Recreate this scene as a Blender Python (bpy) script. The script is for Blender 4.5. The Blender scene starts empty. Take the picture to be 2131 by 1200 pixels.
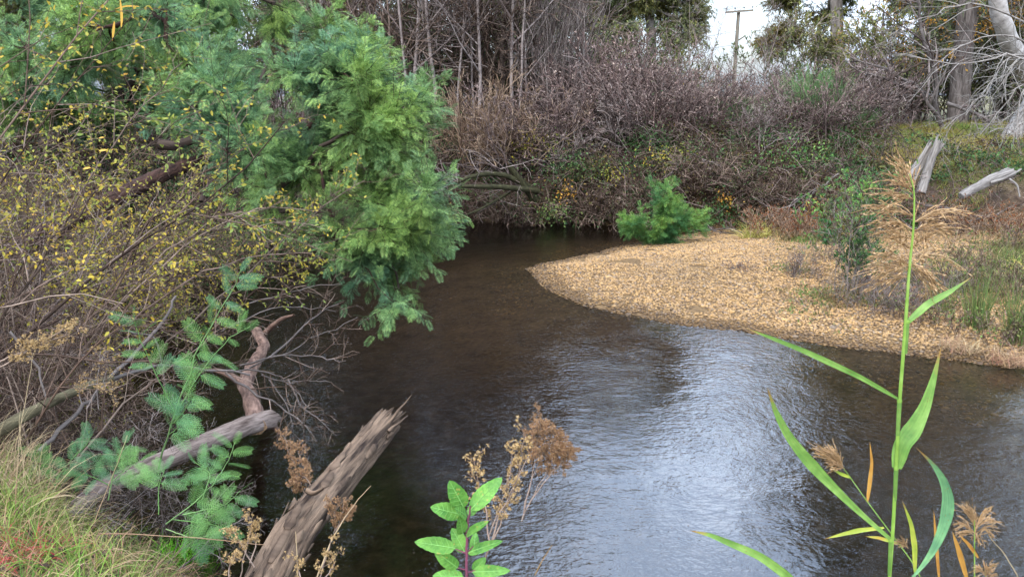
import bpy, math, random
import numpy as np

# ------------------------------------------------------------------ camera, sky, sun, exposure
scene = bpy.context.scene
EYE = 3.0
PITCH = math.radians(13.5)
FPX = 1672.0
camd = bpy.data.cameras.new('camera')
cam = bpy.data.objects.new('camera', camd)
scene.collection.objects.link(cam)
cam.location = (0, 0, EYE)
cam.rotation_euler = (math.radians(90) - PITCH, 0, 0)
camd.sensor_width = 36.0
camd.lens = 36.0 * FPX / 2131.0
camd.clip_start = 0.05
camd.clip_end = 3000
scene.camera = cam

SUN_EL, SUN_AZ = math.radians(48), math.radians(205)   # azimuth clockwise from +Y; behind the camera, a little left
world = bpy.data.worlds.new('World')
scene.world = world
world.use_nodes = True
wn, wl = world.node_tree.nodes, world.node_tree.links
wn.clear()
w_out = wn.new('ShaderNodeOutputWorld')
w_bg = wn.new('ShaderNodeBackground')
w_bg.inputs['Strength'].default_value = 0.1
w_sky = wn.new('ShaderNodeTexSky')
w_sky.sky_type = 'NISHITA'
w_sky.sun_disc = False
w_sky.sun_elevation = SUN_EL
w_sky.sun_rotation = SUN_AZ
w_sky.air_density = 1.2
w_sky.dust_density = 1.5
w_tc = wn.new('ShaderNodeTexCoord')
w_map = wn.new('ShaderNodeMapping')
w_map.inputs['Scale'].default_value = (1.0, 1.0, 3.2)
wl.new(w_tc.outputs['Generated'], w_map.inputs['Vector'])
w_no = wn.new('ShaderNodeTexNoise')
w_no.inputs['Scale'].default_value = 3.1
w_no.inputs['Detail'].default_value = 7
w_no.inputs['Roughness'].default_value = 0.55
w_no.inputs['Distortion'].default_value = 0.4
wl.new(w_map.outputs[0], w_no.inputs['Vector'])
w_cr = wn.new('ShaderNodeValToRGB')
w_cr.color_ramp.elements[0].position = 0.32
w_cr.color_ramp.elements[0].color = (0.12, 0.12, 0.12, 1)
w_cr.color_ramp.elements[1].position = 0.62
w_cr.color_ramp.elements[1].color = (1, 1, 1, 1)
wl.new(w_no.outputs[0], w_cr.inputs[0])
w_mix = wn.new('ShaderNodeMixRGB')
wl.new(w_cr.outputs[0], w_mix.inputs[0])
wl.new(w_sky.outputs[0], w_mix.inputs[1])
w_mix.inputs[2].default_value = (5.6, 6.5, 8.1, 1)       # cloud, in the raw units of the sky texture
w_sep = wn.new('ShaderNodeSeparateXYZ')                    # an overcast sky is brighter towards the zenith
wl.new(w_tc.outputs['Generated'], w_sep.inputs[0])
w_mr = wn.new('ShaderNodeMapRange')
w_mr.inputs['From Min'].default_value = 0.0
w_mr.inputs['From Max'].default_value = 0.32
w_mr.inputs['To Min'].default_value = 0.38
w_mr.inputs['To Max'].default_value = 4.8
wl.new(w_sep.outputs['Z'], w_mr.inputs[0])
w_mul = wn.new('ShaderNodeVectorMath'); w_mul.operation = 'SCALE'
wl.new(w_mix.outputs[0], w_mul.inputs[0])
wl.new(w_mr.outputs[0], w_mul.inputs['Scale'])
wl.new(w_mul.outputs[0], w_bg.inputs[0])
wl.new(w_bg.outputs[0], w_out.inputs[0])

sund = bpy.data.lights.new('sun', 'SUN')
sund.energy = 1.5
sund.angle = math.radians(14)
sund.color = (1.0, 0.96, 0.9)
sun = bpy.data.objects.new('sun', sund)
scene.collection.objects.link(sun)
sun.rotation_euler = (math.radians(90) - SUN_EL, 0, math.pi - SUN_AZ)

vs = scene.view_settings
vs.view_transform = 'Standard'
try: vs.look = 'None'
except Exception: pass
vs.exposure = 0.86
vs.gamma = 1
vs.use_curve_mapping = False
scene.cycles.max_bounces = 7
scene.cycles.diffuse_bounces = 3
scene.cycles.transparent_max_bounces = 10
scene.cycles.transmission_bounces = 4
scene.cycles.caustics_reflective = False
scene.cycles.caustics_refractive = False

# ------------------------------------------------------------------ small tools
PI = math.pi
rng = np.random.default_rng(1)
def seed(n):
    global rng
    rng = np.random.default_rng(n)
    random.seed(n)
CP, SP = math.cos(PITCH), math.sin(PITCH)
def ray(px, py):
    u, v = (px - 1065.5) / FPX, (600 - py) / FPX
    return np.array([u, CP + v * SP, -SP + v * CP])
def P(px, py, Y):                       # the point seen at a pixel, Y metres ahead
    d = ray(px, py); return np.array([0, 0, EYE]) + d * (Y / d[1])
def W(px, py, z=0.0):                   # the point seen at a pixel, at height z
    d = ray(px, py); return np.array([0, 0, EYE]) + d * ((z - EYE) / d[2])
def V(*a): return np.array(a, float)
def nrm(a):
    return a / np.maximum(np.linalg.norm(a, axis=-1, keepdims=True), 1e-9)
def rand(a, b, *s): return a + (b - a) * rng.random(s if s else None)
def rdir(n): return nrm(rng.normal(size=(n, 3)))

def vnoise(x, y, s=0):
    xi, yi = np.floor(x).astype(np.int64), np.floor(y).astype(np.int64)
    fx, fy = x - xi, y - yi
    fx, fy = fx * fx * (3 - 2 * fx), fy * fy * (3 - 2 * fy)
    def h(a, b):
        n = (a * 374761393 + b * 668265263 + s * 974634777) & 0xFFFFFFFF
        n = ((n ^ (n >> 13)) * 1274126177) & 0xFFFFFFFF
        return ((n ^ (n >> 16)) & 0xFFFF) / 65535.0
    return (h(xi, yi) * (1 - fx) + h(xi + 1, yi) * fx) * (1 - fy) + (h(xi, yi + 1) * (1 - fx) + h(xi + 1, yi + 1) * fx) * fy
def fbm(x, y, o=4, s=0):
    r, a, t = 0, 1, 0
    for i in range(o):
        r = r + a * (vnoise(x, y, s + i) - 0.5); t += a; a *= 0.5; x = x * 2.03 + 17.1; y = y * 2.03 + 5.7
    return r / t * 2

class Buf:
    def __init__(s): s.v, s.f, s.m, s.n, s.at = [], [], [], 0, []
    def add(s, v, f, mi=0, at=None):
        v = np.asarray(v, float).reshape(-1, 3); f = np.asarray(f, np.int64)
        if f.shape[1] == 3: f = np.concatenate([f, -np.ones((len(f), 1), np.int64)], 1)
        s.v.append(v); s.f.append(np.where(f >= 0, f + s.n, -1)); s.m.append(np.full(len(f), mi)); s.n += len(v)
        s.at.append(np.zeros((len(v), 3)) if at is None else at)
        return s
    def build(s, name, mats, parent=None, smooth=True, attr=False, mesh_only=False):
        v = np.concatenate(s.v); f = np.concatenate(s.f); mi = np.concatenate(s.m)
        if parent is not None:
            q_ = parent
            while q_ is not None: v = v - np.array(q_.location); q_ = q_.parent
        tri = f[:, 3] < 0
        cnt = np.where(tri, 3, 4); st = np.concatenate([[0], np.cumsum(cnt)[:-1]])
        idx = f.reshape(-1); idx = idx[idx >= 0]
        me = bpy.data.meshes.new(name)
        me.vertices.add(len(v)); me.vertices.foreach_set('co', v.astype(np.float32).ravel())
        me.loops.add(len(idx)); me.loops.foreach_set('vertex_index', idx.astype(np.int32))
        me.polygons.add(len(f)); me.polygons.foreach_set('loop_start', st.astype(np.int32))
        me.polygons.foreach_set('loop_total', cnt.astype(np.int32))
        me.polygons.foreach_set('material_index', mi.astype(np.int32))
        me.polygons.foreach_set('use_smooth', np.full(len(f), smooth))
        if not isinstance(mats, (list, tuple)): mats = [mats]
        for m in mats: me.materials.append(m)
        if attr:
            a = me.attributes.new('grain', 'FLOAT_VECTOR', 'POINT')
            a.data.foreach_set('vector', np.concatenate(s.at).astype(np.float32).ravel())
        me.update(calc_edges=True)
        if mesh_only: return me
        o = bpy.data.objects.new(name, me); scene.collection.objects.link(o)
        if parent is not None: o.parent = parent
        return o

def tag(o, label=None, cat=None, group=None, kind=None):
    if label: o['label'] = label
    if cat: o['category'] = cat
    if group: o['group'] = group
    if kind: o['kind'] = kind
    return o
def thing(name, loc, label, cat, group=None):
    o = bpy.data.objects.new(name, None); scene.collection.objects.link(o)
    o.location = [float(c) for c in loc]; o.empty_display_size = .2
    return tag(o, label, cat, group)
def dup(root, loc, rz=0., sc=1., label=None, group=None):
    r = root.copy(); scene.collection.objects.link(r)
    r.location = [float(c) for c in loc]; r.rotation_euler = (0, 0, rz)
    r.scale = (sc, sc, sc) if np.isscalar(sc) else sc
    if label: r['label'] = label
    if group: r['group'] = group
    for ch in root.children:
        c = ch.copy(); scene.collection.objects.link(c); c.parent = r
    return r
def moveto(root, loc, rz=0., sc=1.):
    root.location = [float(c) for c in loc]; root.rotation_euler = (0, 0, rz)
    root.scale = (sc, sc, sc) if np.isscalar(sc) else sc

# tubes: P [N,K,3] centre lines, R [N,K] radii
def tubes(buf, Pn, R, sides=3, mi=0, attr=False):
    Pn = np.asarray(Pn, float); R = np.asarray(R, float)
    if Pn.ndim == 2: Pn = Pn[None]; R = R[None]
    N, K, _ = Pn.shape
    T = np.gradient(Pn, axis=1); T = nrm(T)
    mean = nrm(Pn[:, -1] - Pn[:, 0])
    ref = np.where((np.abs(mean[:, 2]) > 0.75)[:, None], V(1, 0.13, 0), V(0, 0.1, 1))[:, None, :]
    A = nrm(np.cross(T, ref)); B = np.cross(T, A)
    an = np.arange(sides) * 2 * PI / sides
    ring = Pn[:, :, None] + R[:, :, None, None] * (np.cos(an)[:, None] * A[:, :, None] + np.sin(an)[:, None] * B[:, :, None])
    i = np.arange(N)[:, None, None] * K * sides; k = np.arange(K - 1)[None, :, None] * sides; j = np.arange(sides)[None, None]
    j2 = (j + 1) % sides
    q = np.stack([i + k + j, i + k + j2, i + k + sides + j2, i + k + sides + j], -1).reshape(-1, 4)
    at = None
    if attr:
        L = np.concatenate([np.zeros((N, 1)), np.cumsum(np.linalg.norm(np.diff(Pn, axis=1), axis=2), 1)], 1)
        at = np.stack(np.broadcast_arrays(np.cos(an) * R[:, :, None], np.sin(an) * R[:, :, None], L[:, :, None]), -1).reshape(-1, 3)
    buf.add(ring.reshape(-1, 3), q, mi, at)

def paths(base, d, L, K=5, up=0., wob=.15, grav=0.):
    """N curved lines from base in directions d with lengths L"""
    N = len(base); L = np.broadcast_to(L, (N,)).astype(float)
    out = [base]; d = nrm(d); p = base
    for k in range(K - 1):
        p = p + d * (L / (K - 1))[:, None]; out.append(p)
        d = d + rng.normal(size=(N, 3)) * wob
        d[:, 2] += (up - grav * (k + 1) / K)
        d = nrm(d)
    return np.stack(out, 1)
def sample(Pn, t):
    """positions and tangents on lines [N,K,3] at t [N,m] in 0..1"""
    N, K, _ = Pn.shape; x = np.clip(t, 0, .9999) * (K - 1); i = x.astype(int); f = (x - i)[..., None]
    n = np.arange(N)[:, None]
    a, b = Pn[n, i], Pn[n, i + 1]
    return a * (1 - f) + b * f, nrm(b - a), i
def lens(Pn): return np.linalg.norm(np.diff(Pn, axis=1), axis=2).sum(1)
def kids(Pn, R, m, t0=.2, t1=1., ang=45, lf=.5, K=5, up=.0, wob=.15, rf=.6, grav=0., tip=.3, spread=.35, lmin=0):
    N = len(Pn)
    t = (np.arange(m)[None] + rng.random((N, m))) / m * (t1 - t0) + t0
    pos, tan, i = sample(Pn, t)
    r0 = R[np.arange(N)[:, None], i] * rf
    a = np.radians(ang) * (1 + rng.normal(size=(N, m)) * spread * .5)
    pr = nrm(np.cross(tan, rng.normal(size=(N, m, 3))))
    d = tan * np.cos(a)[..., None] + pr * np.sin(a)[..., None]
    L = lens(Pn)[:, None] * lf * (1.15 - .6 * t) * rand(.6, 1.3, N, m)
    Q = paths(pos.reshape(-1, 3), d.reshape(-1, 3), np.maximum(L.ravel(), lmin), K, up, wob, grav)
    RR = r0.reshape(-1, 1) * np.linspace(1, tip, K)[None]
    return Q, RR

# instanced templates: tv [n,3] with x along, y across, z normal
def place(buf, tmpl, pos, d, n, s, mi=0, wide=None):
    tv, tf = tmpl
    x = nrm(d); y = nrm(np.cross(n, x)); z = np.cross(x, y)
    s = np.broadcast_to(s, (len(pos),))[:, None, None]
    w = s if wide is None else np.broadcast_to(wide, (len(pos),))[:, None, None]
    v = pos[:, None] + s * tv[None, :, 0:1] * x[:, None] + w * tv[None, :, 1:2] * y[:, None] + s * tv[None, :, 2:3] * z[:, None]
    f = (tf[None] + (np.arange(len(pos)) * len(tv))[:, None, None])
    f = np.where(tf[None] < 0, -1, f)
    buf.add(v.reshape(-1, 3), f.reshape(-1, tf.shape[1]), mi)
LEAF1 = (V(0, 0, 0, .45, .22, 0, 1, 0, 0, .45, -.22, 0).reshape(4, 3), np.array([[0, 3, 2, 1]]))
LEAF2 = (V(0, 0, 0, .3, .24, .05, .7, .2, .03, 1, 0, -.08, .7, -.2, .03, .3, -.24, .05, .5, 0, -.03).reshape(7, 3),
         np.array([[0, 6, 2, 1], [6, 3, 2, -1], [0, 5, 4, 6], [6, 4, 3, -1]]))
EUC = (V(0, 0, 0, .35, .09, 0, 1, 0, -.1, .35, -.09, 0).reshape(4, 3), np.array([[0, 3, 2, 1]]))
def frond(pairs=8, pl=.42, pw=.07, a=58, leaflets=0):
    """feathery wattle frond of unit length"""
    v, f = [], []
    def q(a_, b_, c_, d_):
        n = len(v); v.extend([a_, b_, c_, d_]); f.append([n, n + 1, n + 2, n + 3])
    def cz(x): return -.18 * x * x
    for k in range(4):
        x0, x1 = k / 4 * .97, (k + 1) / 4 * .97
        q((x0, -.008, cz(x0)), (x1, -.006, cz(x1)), (x1, .006, cz(x1)), (x0, .008, cz(x0)))
    for k in range(pairs):
        x = .1 + .87 * k / (pairs - 1)
        L = pl * math.sin(PI * (.2 + .68 * (k + .5) / pairs)) ** .7
        for s in (1, -1):
            an = math.radians(a) * (1 - .35 * k / pairs)
            dx, dy = math.cos(an), math.sin(an) * s
            px_, py_ = -dy, dx
            zt = -.10 * L
            if not leaflets:
                w = pw * .5
                q((x, 0, cz(x)), (x + dx * L * .5 - px_ * w, dy * L * .5 - py_ * w, cz(x) + .02), (x + dx * L, dy * L, cz(x) + zt), (x + dx * L * .5 + px_ * w, dy * L * .5 + py_ * w, cz(x) + .02))
            else:
                for j in range(leaflets):
                    t = (j + .6) / leaflets
                    bx, by = x + dx * L * t, dy * L * t; bz = cz(x) + zt * t * t
                    ll = pw * (1 - .5 * t)
                    for s2 in (1, -1):
                        ex, ey = bx + (dx * .5 + px_ * s2) * ll, by + (dy * .5 + py_ * s2) * ll
                        wx, wy = dx * L / leaflets * .46, dy * L / leaflets * .46
                        q((bx - wx, by - wy, bz), ((bx + ex) / 2 + wx, (by + ey) / 2 + wy, bz + .004), (ex, ey, bz), ((bx + ex) / 2 - wx, (by + ey) / 2 - wy, bz + .004))
    return np.array(v, float), np.array(f)
FROND_FAR = frond(8, .46, .06)
FROND_MID = frond(9, .42, .07)
FROND_NEAR = frond(11, .36, .034, 60, 10)

def leaves_on(buf, Pn, m, tmpl, s0, s1, t0=.1, t1=1., ang=50, mi=0, upn=.7, hang=0.):
    N = len(Pn)
    t = rand(t0, t1, N, m); pos, tan, _ = sample(Pn, t)
    pos = pos.reshape(-1, 3); tan = tan.reshape(-1, 3); n = len(pos)
    a = np.radians(ang) * rand(.5, 1.3, n, 1)
    d = tan * np.cos(a) + nrm(np.cross(tan, rng.normal(size=(n, 3)))) * np.sin(a)
    d[:, 2] -= hang
    nn = nrm(rng.normal(size=(n, 3)) * (1 - upn) + V(0, 0, upn))
    place(buf, tmpl, pos, d, nn, rand(s0, s1, n), mi)

def grow(targets, trunk, r_tip=.006, mid=3, power=.42, sag=.0, pref=.45):
    """connects every target to a skeleton that starts as the trunk polyline; returns lines [n,K,3], radii"""
    nodes = [np.asarray(q, float) for q in trunk]; par = [i - 1 for i in range(len(nodes))]
    dist = [0.]
    for i in range(1, len(nodes)): dist.append(dist[-1] + np.linalg.norm(nodes[i] - nodes[i - 1]))
    NP = np.zeros((len(nodes) + len(targets) * (mid + 1), 3)); ND = np.zeros(len(NP)); n = len(nodes)
    NP[:n] = nodes; ND[:n] = dist
    order = np.argsort(np.linalg.norm(targets - NP[n - 1], axis=1))
    start = max(1, int(n * .45)); segs = []
    ok = np.zeros(len(NP), bool); ok[start:n] = True
    for ti in order:
        tp = targets[ti]
        dd = np.linalg.norm(NP[:n] - tp, axis=1)
        c = dd + pref * ND[:n]; c[~ok[:n]] = 1e9
        a = int(np.argmin(c)); A = NP[a]; D = dd[a]
        pa = par[a]; tan = nrm(A - NP[pa]) if pa >= 0 else V(0, 0, 1)
        prev = a; line = [a]
        c1 = A + tan * D * .35; j = rng.normal(size=(mid, 3)) * D * .05
        for k in range(1, mid + 2):
            t = k / (mid + 1)
            q = (1 - t) ** 2 * A + 2 * t * (1 - t) * c1 + t * t * tp
            if k <= mid: q = q + j[k - 1]; q[2] -= sag * D * math.sin(PI * t)
            NP[n] = q; ND[n] = ND[prev] + np.linalg.norm(q - NP[prev]); par.append(prev); ok[n] = True
            prev = n; line.append(n); n += 1
        segs.append(line)
    cnt = np.zeros(n); 
    for l in segs: cnt[l[-1]] += 1
    for i in range(n - 1, 0, -1): cnt[par[i]] += cnt[i]
    rad = r_tip * np.maximum(cnt, 1) ** power
    L = np.array(segs); R = rad[L]; R[:, 0] = np.minimum(R[:, 0], R[:, 1] * 1.25)
    return NP[L], R, rad[:len(trunk)], NP[[s[-1] for s in segs]], nrm(NP[[s[-1] for s in segs]] - NP[[s[-2] for s in segs]])

def ell(c, r, n, shell=.5, clump=0):
    if clump:
        k = max(3, n // clump); cc = ell(c, r, k, shell)
        return cc[rng.integers(0, k, n)] + rng.normal(size=(n, 3)) * V(1, 1, .55) * min(r) * .16
    d = rdir(n); rr = (shell + (1 - shell) * rng.random(n)) ** (1 / 2.0)
    return np.asarray(c) + d * np.asarray(r) * rr[:, None]

# ------------------------------------------------------------------ materials
def base_mat(name):
    m = bpy.data.materials.new(name); m.use_nodes = True
    nt = m.node_tree; nt.nodes.clear()
    return m, nt.nodes, nt.links
def rgb(h): return tuple(((int(h[i:i + 2], 16) / 255) ** 2.2) for i in (0, 2, 4)) + (1,)
def ramp(n, l, src, stops, interp='LINEAR'):
    r = n.new('ShaderNodeValToRGB'); r.color_ramp.interpolation = interp
    e = r.color_ramp.elements
    while len(e) < len(stops): e.new(.5)
    for i, (p, c) in enumerate(stops): e[i].position = p; e[i].color = c if len(c) == 4 else tuple(c) + (1,)
    l.new(src, r.inputs[0]); return r.outputs[0]
def coords(n, l, scale=(1, 1, 1), attr=None):
    if attr: c = n.new('ShaderNodeAttribute'); c.attribute_name = attr; o = c.outputs['Vector']
    else: c = n.new('ShaderNodeNewGeometry'); o = c.outputs['Position']
    mp = n.new('ShaderNodeMapping'); mp.inputs['Scale'].default_value = scale
    l.new(o, mp.inputs[0]); return mp.outputs[0]
def noise(n, l, vec, sc, det=3, ro=.55):
    t = n.new('ShaderNodeTexNoise'); t.inputs['Scale'].default_value = sc; t.inputs['Detail'].default_value = det
    t.inputs['Roughness'].default_value = ro
    l.new(vec, t.inputs['Vector']); return t.outputs[0]
def mixc(n, l, f, a, b, mode='MIX'):
    m = n.new('ShaderNodeMixRGB'); m.blend_type = mode
    for k, x in ((0, f), (1, a), (2, b)):
        if isinstance(x, (int, float)): m.inputs[k].default_value = x
        elif isinstance(x, tuple): m.inputs[k].default_value = x
        else: l.new(x, m.inputs[k])
    return m.outputs[0]
def shade(n, l, col, rough=.6, transl=0., spec=.3, bump=None, bs=.3, bd=.01):
    b = n.new('ShaderNodeBsdfPrincipled'); l.new(col, b.inputs['Base Color'])
    b.inputs['Roughness'].default_value = rough
    b.inputs['Specular IOR Level'].default_value = spec
    if bump is not None:
        bp = n.new('ShaderNodeBump'); bp.inputs['Strength'].default_value = bs; bp.inputs['Distance'].default_value = bd
        l.new(bump, bp.inputs['Height']); l.new(bp.outputs[0], b.inputs['Normal'])
    o = b.outputs[0]
    if transl:
        t = n.new('ShaderNodeBsdfTranslucent'); l.new(col, t.inputs[0])
        x = n.new('ShaderNodeMixShader'); x.inputs[0].default_value = transl
        l.new(o, x.inputs[1]); l.new(t.outputs[0], x.inputs[2]); o = x.outputs[0]
    mo = n.new('ShaderNodeOutputMaterial'); l.new(o, mo.inputs[0])
def leafmat(name, A, B=None, nscale=.6, rough=.5, transl=.35, spec=.12, fine=0., nw=(.42, .6)):
    """A and B: lists of hex colours spread over the leaves; B takes over in clumps"""
    m, n, l = base_mat(name)
    g = n.new('ShaderNodeNewGeometry'); ri = g.outputs['Random Per Island']
    st = lambda C: [(i / max(1, len(C) - 1), rgb(c)) for i, c in enumerate(C)]
    c = ramp(n, l, ri, st(A) if len(A) > 1 else st(A * 2))
    if B:
        c2 = ramp(n, l, ri, st(B) if len(B) > 1 else st(B * 2))
        f = ramp(n, l, noise(n, l, coords(n, l), nscale, 3), [(nw[0], (0, 0, 0)), (nw[1], (1, 1, 1))])
        c = mixc(n, l, f, c, c2)
    if fine:
        k = ramp(n, l, noise(n, l, coords(n, l), fine, 2), [(.3, (.6, .6, .6)), (.7, (1.25, 1.25, 1.25))])
        c = mixc(n, l, 1., c, k, 'MULTIPLY')
    shade(n, l, c, rough, transl, spec)
    return m
def barkmat(name, dark, light, sc=(14, 14, 2.5), rough=.85, bs=.6, bd=.012, attr='grain', third=None, mid=.5, bare=None):
    m, n, l = base_mat(name)
    vec = coords(n, l, sc, attr)
    f = noise(n, l, vec, 1., 6, .65)
    st = [(mid - .17, rgb(dark)), (mid + .14, rgb(light))]
    if third: st.append((mid + .27, rgb(third)))
    c = ramp(n, l, f, st)
    if bare:                                        # bark lost along one side: pale bare wood, its edge ragged
        nv = n.new('ShaderNodeVectorMath'); nv.operation = 'MULTIPLY'; at_ = n.new('ShaderNodeAttribute'); at_.attribute_name = attr
        l.new(at_.outputs['Vector'], nv.inputs[0]); nv.inputs[1].default_value = (1, 1, 0)
        nn_ = n.new('ShaderNodeVectorMath'); nn_.operation = 'NORMALIZE'; l.new(nv.outputs[0], nn_.inputs[0])
        dt = n.new('ShaderNodeVectorMath'); dt.operation = 'DOT_PRODUCT'; l.new(nn_.outputs[0], dt.inputs[0]); dt.inputs[1].default_value = bare[0]
        ad = n.new('ShaderNodeMath'); ad.operation = 'MULTIPLY_ADD'; l.new(noise(n, l, coords(n, l, (18, 18, 5), attr), 1., 5, .7), ad.inputs[0]); ad.inputs[1].default_value = 2.2; l.new(dt.outputs['Value'], ad.inputs[2])
        wood = ramp(n, l, noise(n, l, coords(n, l, (90, 90, 5), attr), 1., 6, .7), [(.3, rgb(bare[1])), (.5, rgb(bare[2])), (.7, rgb(bare[3]))])
        c = mixc(n, l, ramp(n, l, ad.outputs[0], [(bare[4], (0, 0, 0)), (bare[4] + .12, (1, 1, 1))]), c, wood)
    shade(n, l, c, rough, 0, .2, f, bs, bd)
    return m
def twigmat(name, cols, rough=.75):
    m, n, l = base_mat(name)
    g = n.new('ShaderNodeNewGeometry')
    c = ramp(n, l, g.outputs['Random Per Island'], [(i / max(1, len(cols) - 1), rgb(c)) for i, c in enumerate(cols)])
    k = ramp(n, l, noise(n, l, coords(n, l), 9, 3), [(.3, (.6, .6, .6)), (.7, (1.2, 1.2, 1.2))])
    shade(n, l, mixc(n, l, 1., c, k, 'MULTIPLY'), rough, 0, .08)
    return m

M = dict(
    wattle=leafmat('wattle_leaf', ['54703c', '708c48', '9ab05c', '5c7842'], ['42604a', '547454', '6c8c68', '3a563e'], .9, fine=2.2, nw=(.38, .62)),
    wattle_near=leafmat('wattle_leaf_near', ['466a3a', '628648', '507644', '7c9a58'], ['3e6446', '4e7450', '62865c'], 2.5, transl=.15, spec=.1),
    bushgreen=leafmat('young_wattle_leaf', ['426834', '5a803c', '76944a', '7c8842'], ['385c38', '486c40'], 1.5),
    yellow=leafmat('yellow_leaf', ['807e38', 'a89238', 'b89a40', '6e783a', 'a8803a'], ['667840', '84883e', '546c40'], .8, transl=.4),
    orange=leafmat('orange_leaf', ['b8863c', 'c49a48', 'a06c34'], transl=.4),
    euc=leafmat('gum_leaf', ['5c6640', '767846', '8a824c', '4a563a'], ['4a5640', '626c46', '404c3c'], .35, transl=.3),
    euc_brown=leafmat('dry_gum_leaf', ['6a6238', '7d6b3a', '55582f', '8a7040'], ['4c5434', '5f6236'], .4, transl=.3),
    dark=leafmat('bramble_leaf', ['344e2c', '466038', '2a4028', '5c7844'], ['2c2a1e', '4e3a2c', '3a4426', '7a6238'], 1.1, transl=.25, nw=(.46, .58)),
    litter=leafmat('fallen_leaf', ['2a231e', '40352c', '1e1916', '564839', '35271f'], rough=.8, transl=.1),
    pale=leafmat('withered_leaf', ['74625a', '8f7c72', '4c3e3a', '9f8e80', '684c46'], rough=.8, transl=.2),
    rust=leafmat('rust_leaf', ['6a3c28', '7c4c30', '4c2c20', '966840'], rough=.8, transl=.25),
    herbgreen=leafmat('bar_herb_leaf', ['42582e', '546a34', '68743e', '3a4e28'], ['62583a', '746a44', '4c4430'], 1.6, transl=.25, nw=(.4, .56)),
    broom=leafmat('broom_stem', ['4a6e44', '5c804c', '768f56', '58705a'], rough=.6, transl=.15),
    grass=leafmat('grass_blade', ['5c7a34', '748c3c', '4a6a32', '8c8c48'], ['8c7a54', 'a08c64', '6c5a3e', 'ac9870'], 1.6, transl=.25, nw=(.46, .64)),
    lush=leafmat('lush_grass_blade', ['6fbf2f', '86d038', '5aa82c'], transl=.4),
    straw=leafmat('dry_grass_blade', ['a4906c', 'b8a480', '88765a', '72624c'], ['987a5a', '80604c', '946a56'], .9, transl=.25),
    red=leafmat('red_leaf', ['a03c48', 'b04c50', '8a3038', 'b06448'], transl=.35),
    bankgrass=leafmat('bank_grass_blade', ['56743a', '728644', '8a8c4c', '4c6834'], ['9c8c4c', '7c7044', 'ac9848'], .7, transl=.3, nw=(.42, .6)),
    rush=leafmat('rush_stem', ['3c5230', '4e6436', '68703e', '5a4e36'], transl=.15),
    ochre=leafmat('ochre_tussock', ['b8a45c', '9a9a50', 'cdb870', '7c8a40'], transl=.25),
    seed=leafmat('seedhead', ['7c5c42', '90704e', '64483a', '9c7e5e', '503a2c'], rough=.85, transl=.2),
    seedgold=leafmat('golden_seedhead', ['94784e', 'a88c60', '785c3c', 'b09870'], rough=.85, transl=.2),
    plume=leafmat('reed_plume', ['b09068', '967650', 'c8a880', '7c6046', 'a4845c'], rough=.75, transl=.35),
    tw_bramble=twigmat('bramble_cane', ['1e1714', '3c2c28', '6a5650', '241b18', '8a7870', '30221e']),
    tw_grey=twigmat('grey_twig', ['3c3230', '6a5c56', '9c8e86', '2c2422', '7a6c64']),
    tw_brown=twigmat('brown_twig', ['332721', '5c4a3f', '8a7769', '271e19', '685549']),
    tw_purple=twigmat('purple_twig', ['3c312e', '685650', '8c7a72', '2c2422', '745f5a']),
    tw_orange=twigmat('orange_twig', ['4a382c', '7a6450', 'a48c74', '382a22', '8a7260']),
    tw_dark=twigmat('dark_twig', ['241d1a', '3a2f2a', '4c3f38']),
    tw_white=twigmat('white_twig', ['6e6862', '8a847c', '545049']),
    tw_red=twigmat('red_twig', ['3a302c', '5e524c', '8c8078', '2a2320']),
    bk_red=barkmat('reddish_bark', '1e1512', '48342c', (30, 30, 9), bs=1., bd=.03),
    bk_dark=barkmat('dark_bark', '1e1815', '42372f'),
    bk_grey=barkmat('grey_bark', '36302c', '6e655f'),
    bk_pale=barkmat('pale_gum_bark', '4c4642', '8c847c', (5, 5, 1.2), third='6f6660'),
    bk_pink=barkmat('peeling_pink_bark', '3c2c26', '846a5c', (26, 26, 7), third='b09a8a'),
    bk_log=barkmat('weathered_log', '261c15', '74604e', (30, 30, 2.2), bs=1., bd=.03, third='8a766a', mid=.54, bare=((.2, .98, 0), '4c3a30', '9c8474', 'd0b8a6', 1.22)),
    bk_tan=barkmat('grey_log', '382c26', '84746a', (40, 40, 5), bs=.9, third='a6978c', mid=.48, bare=((.2, .98, 0), '645854', '94867e', 'b4a8a0', 1.4)),
    bk_moss=barkmat('mossy_bark', '322c20', '5c5642', (30, 30, 10), bs=1., third='7c8052'),
    bk_limb=barkmat('dark_mossy_bark', '1e1c12', '3c3a26', (30, 30, 10), third='585a34'),
    whitebark=barkmat('white_bark', '5c5652', '9c9690', (5, 5, 9), bs=.5, third='aeaaa6', mid=.42),
    dead=barkmat('bleached_wood', '3c3632', '78716a', (34, 34, 4), bs=1., third='8c867e', mid=.4),
    heart=barkmat('splintered_wood', '5c4434', 'a08060', (60, 60, 4), third='b89468'),
    timber=barkmat('pole_timber', '4c463e', '787064', (10, 10, 1)),
    wire=twigmat('wire', ['3a3a40', '4a4a50']),
)
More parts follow.
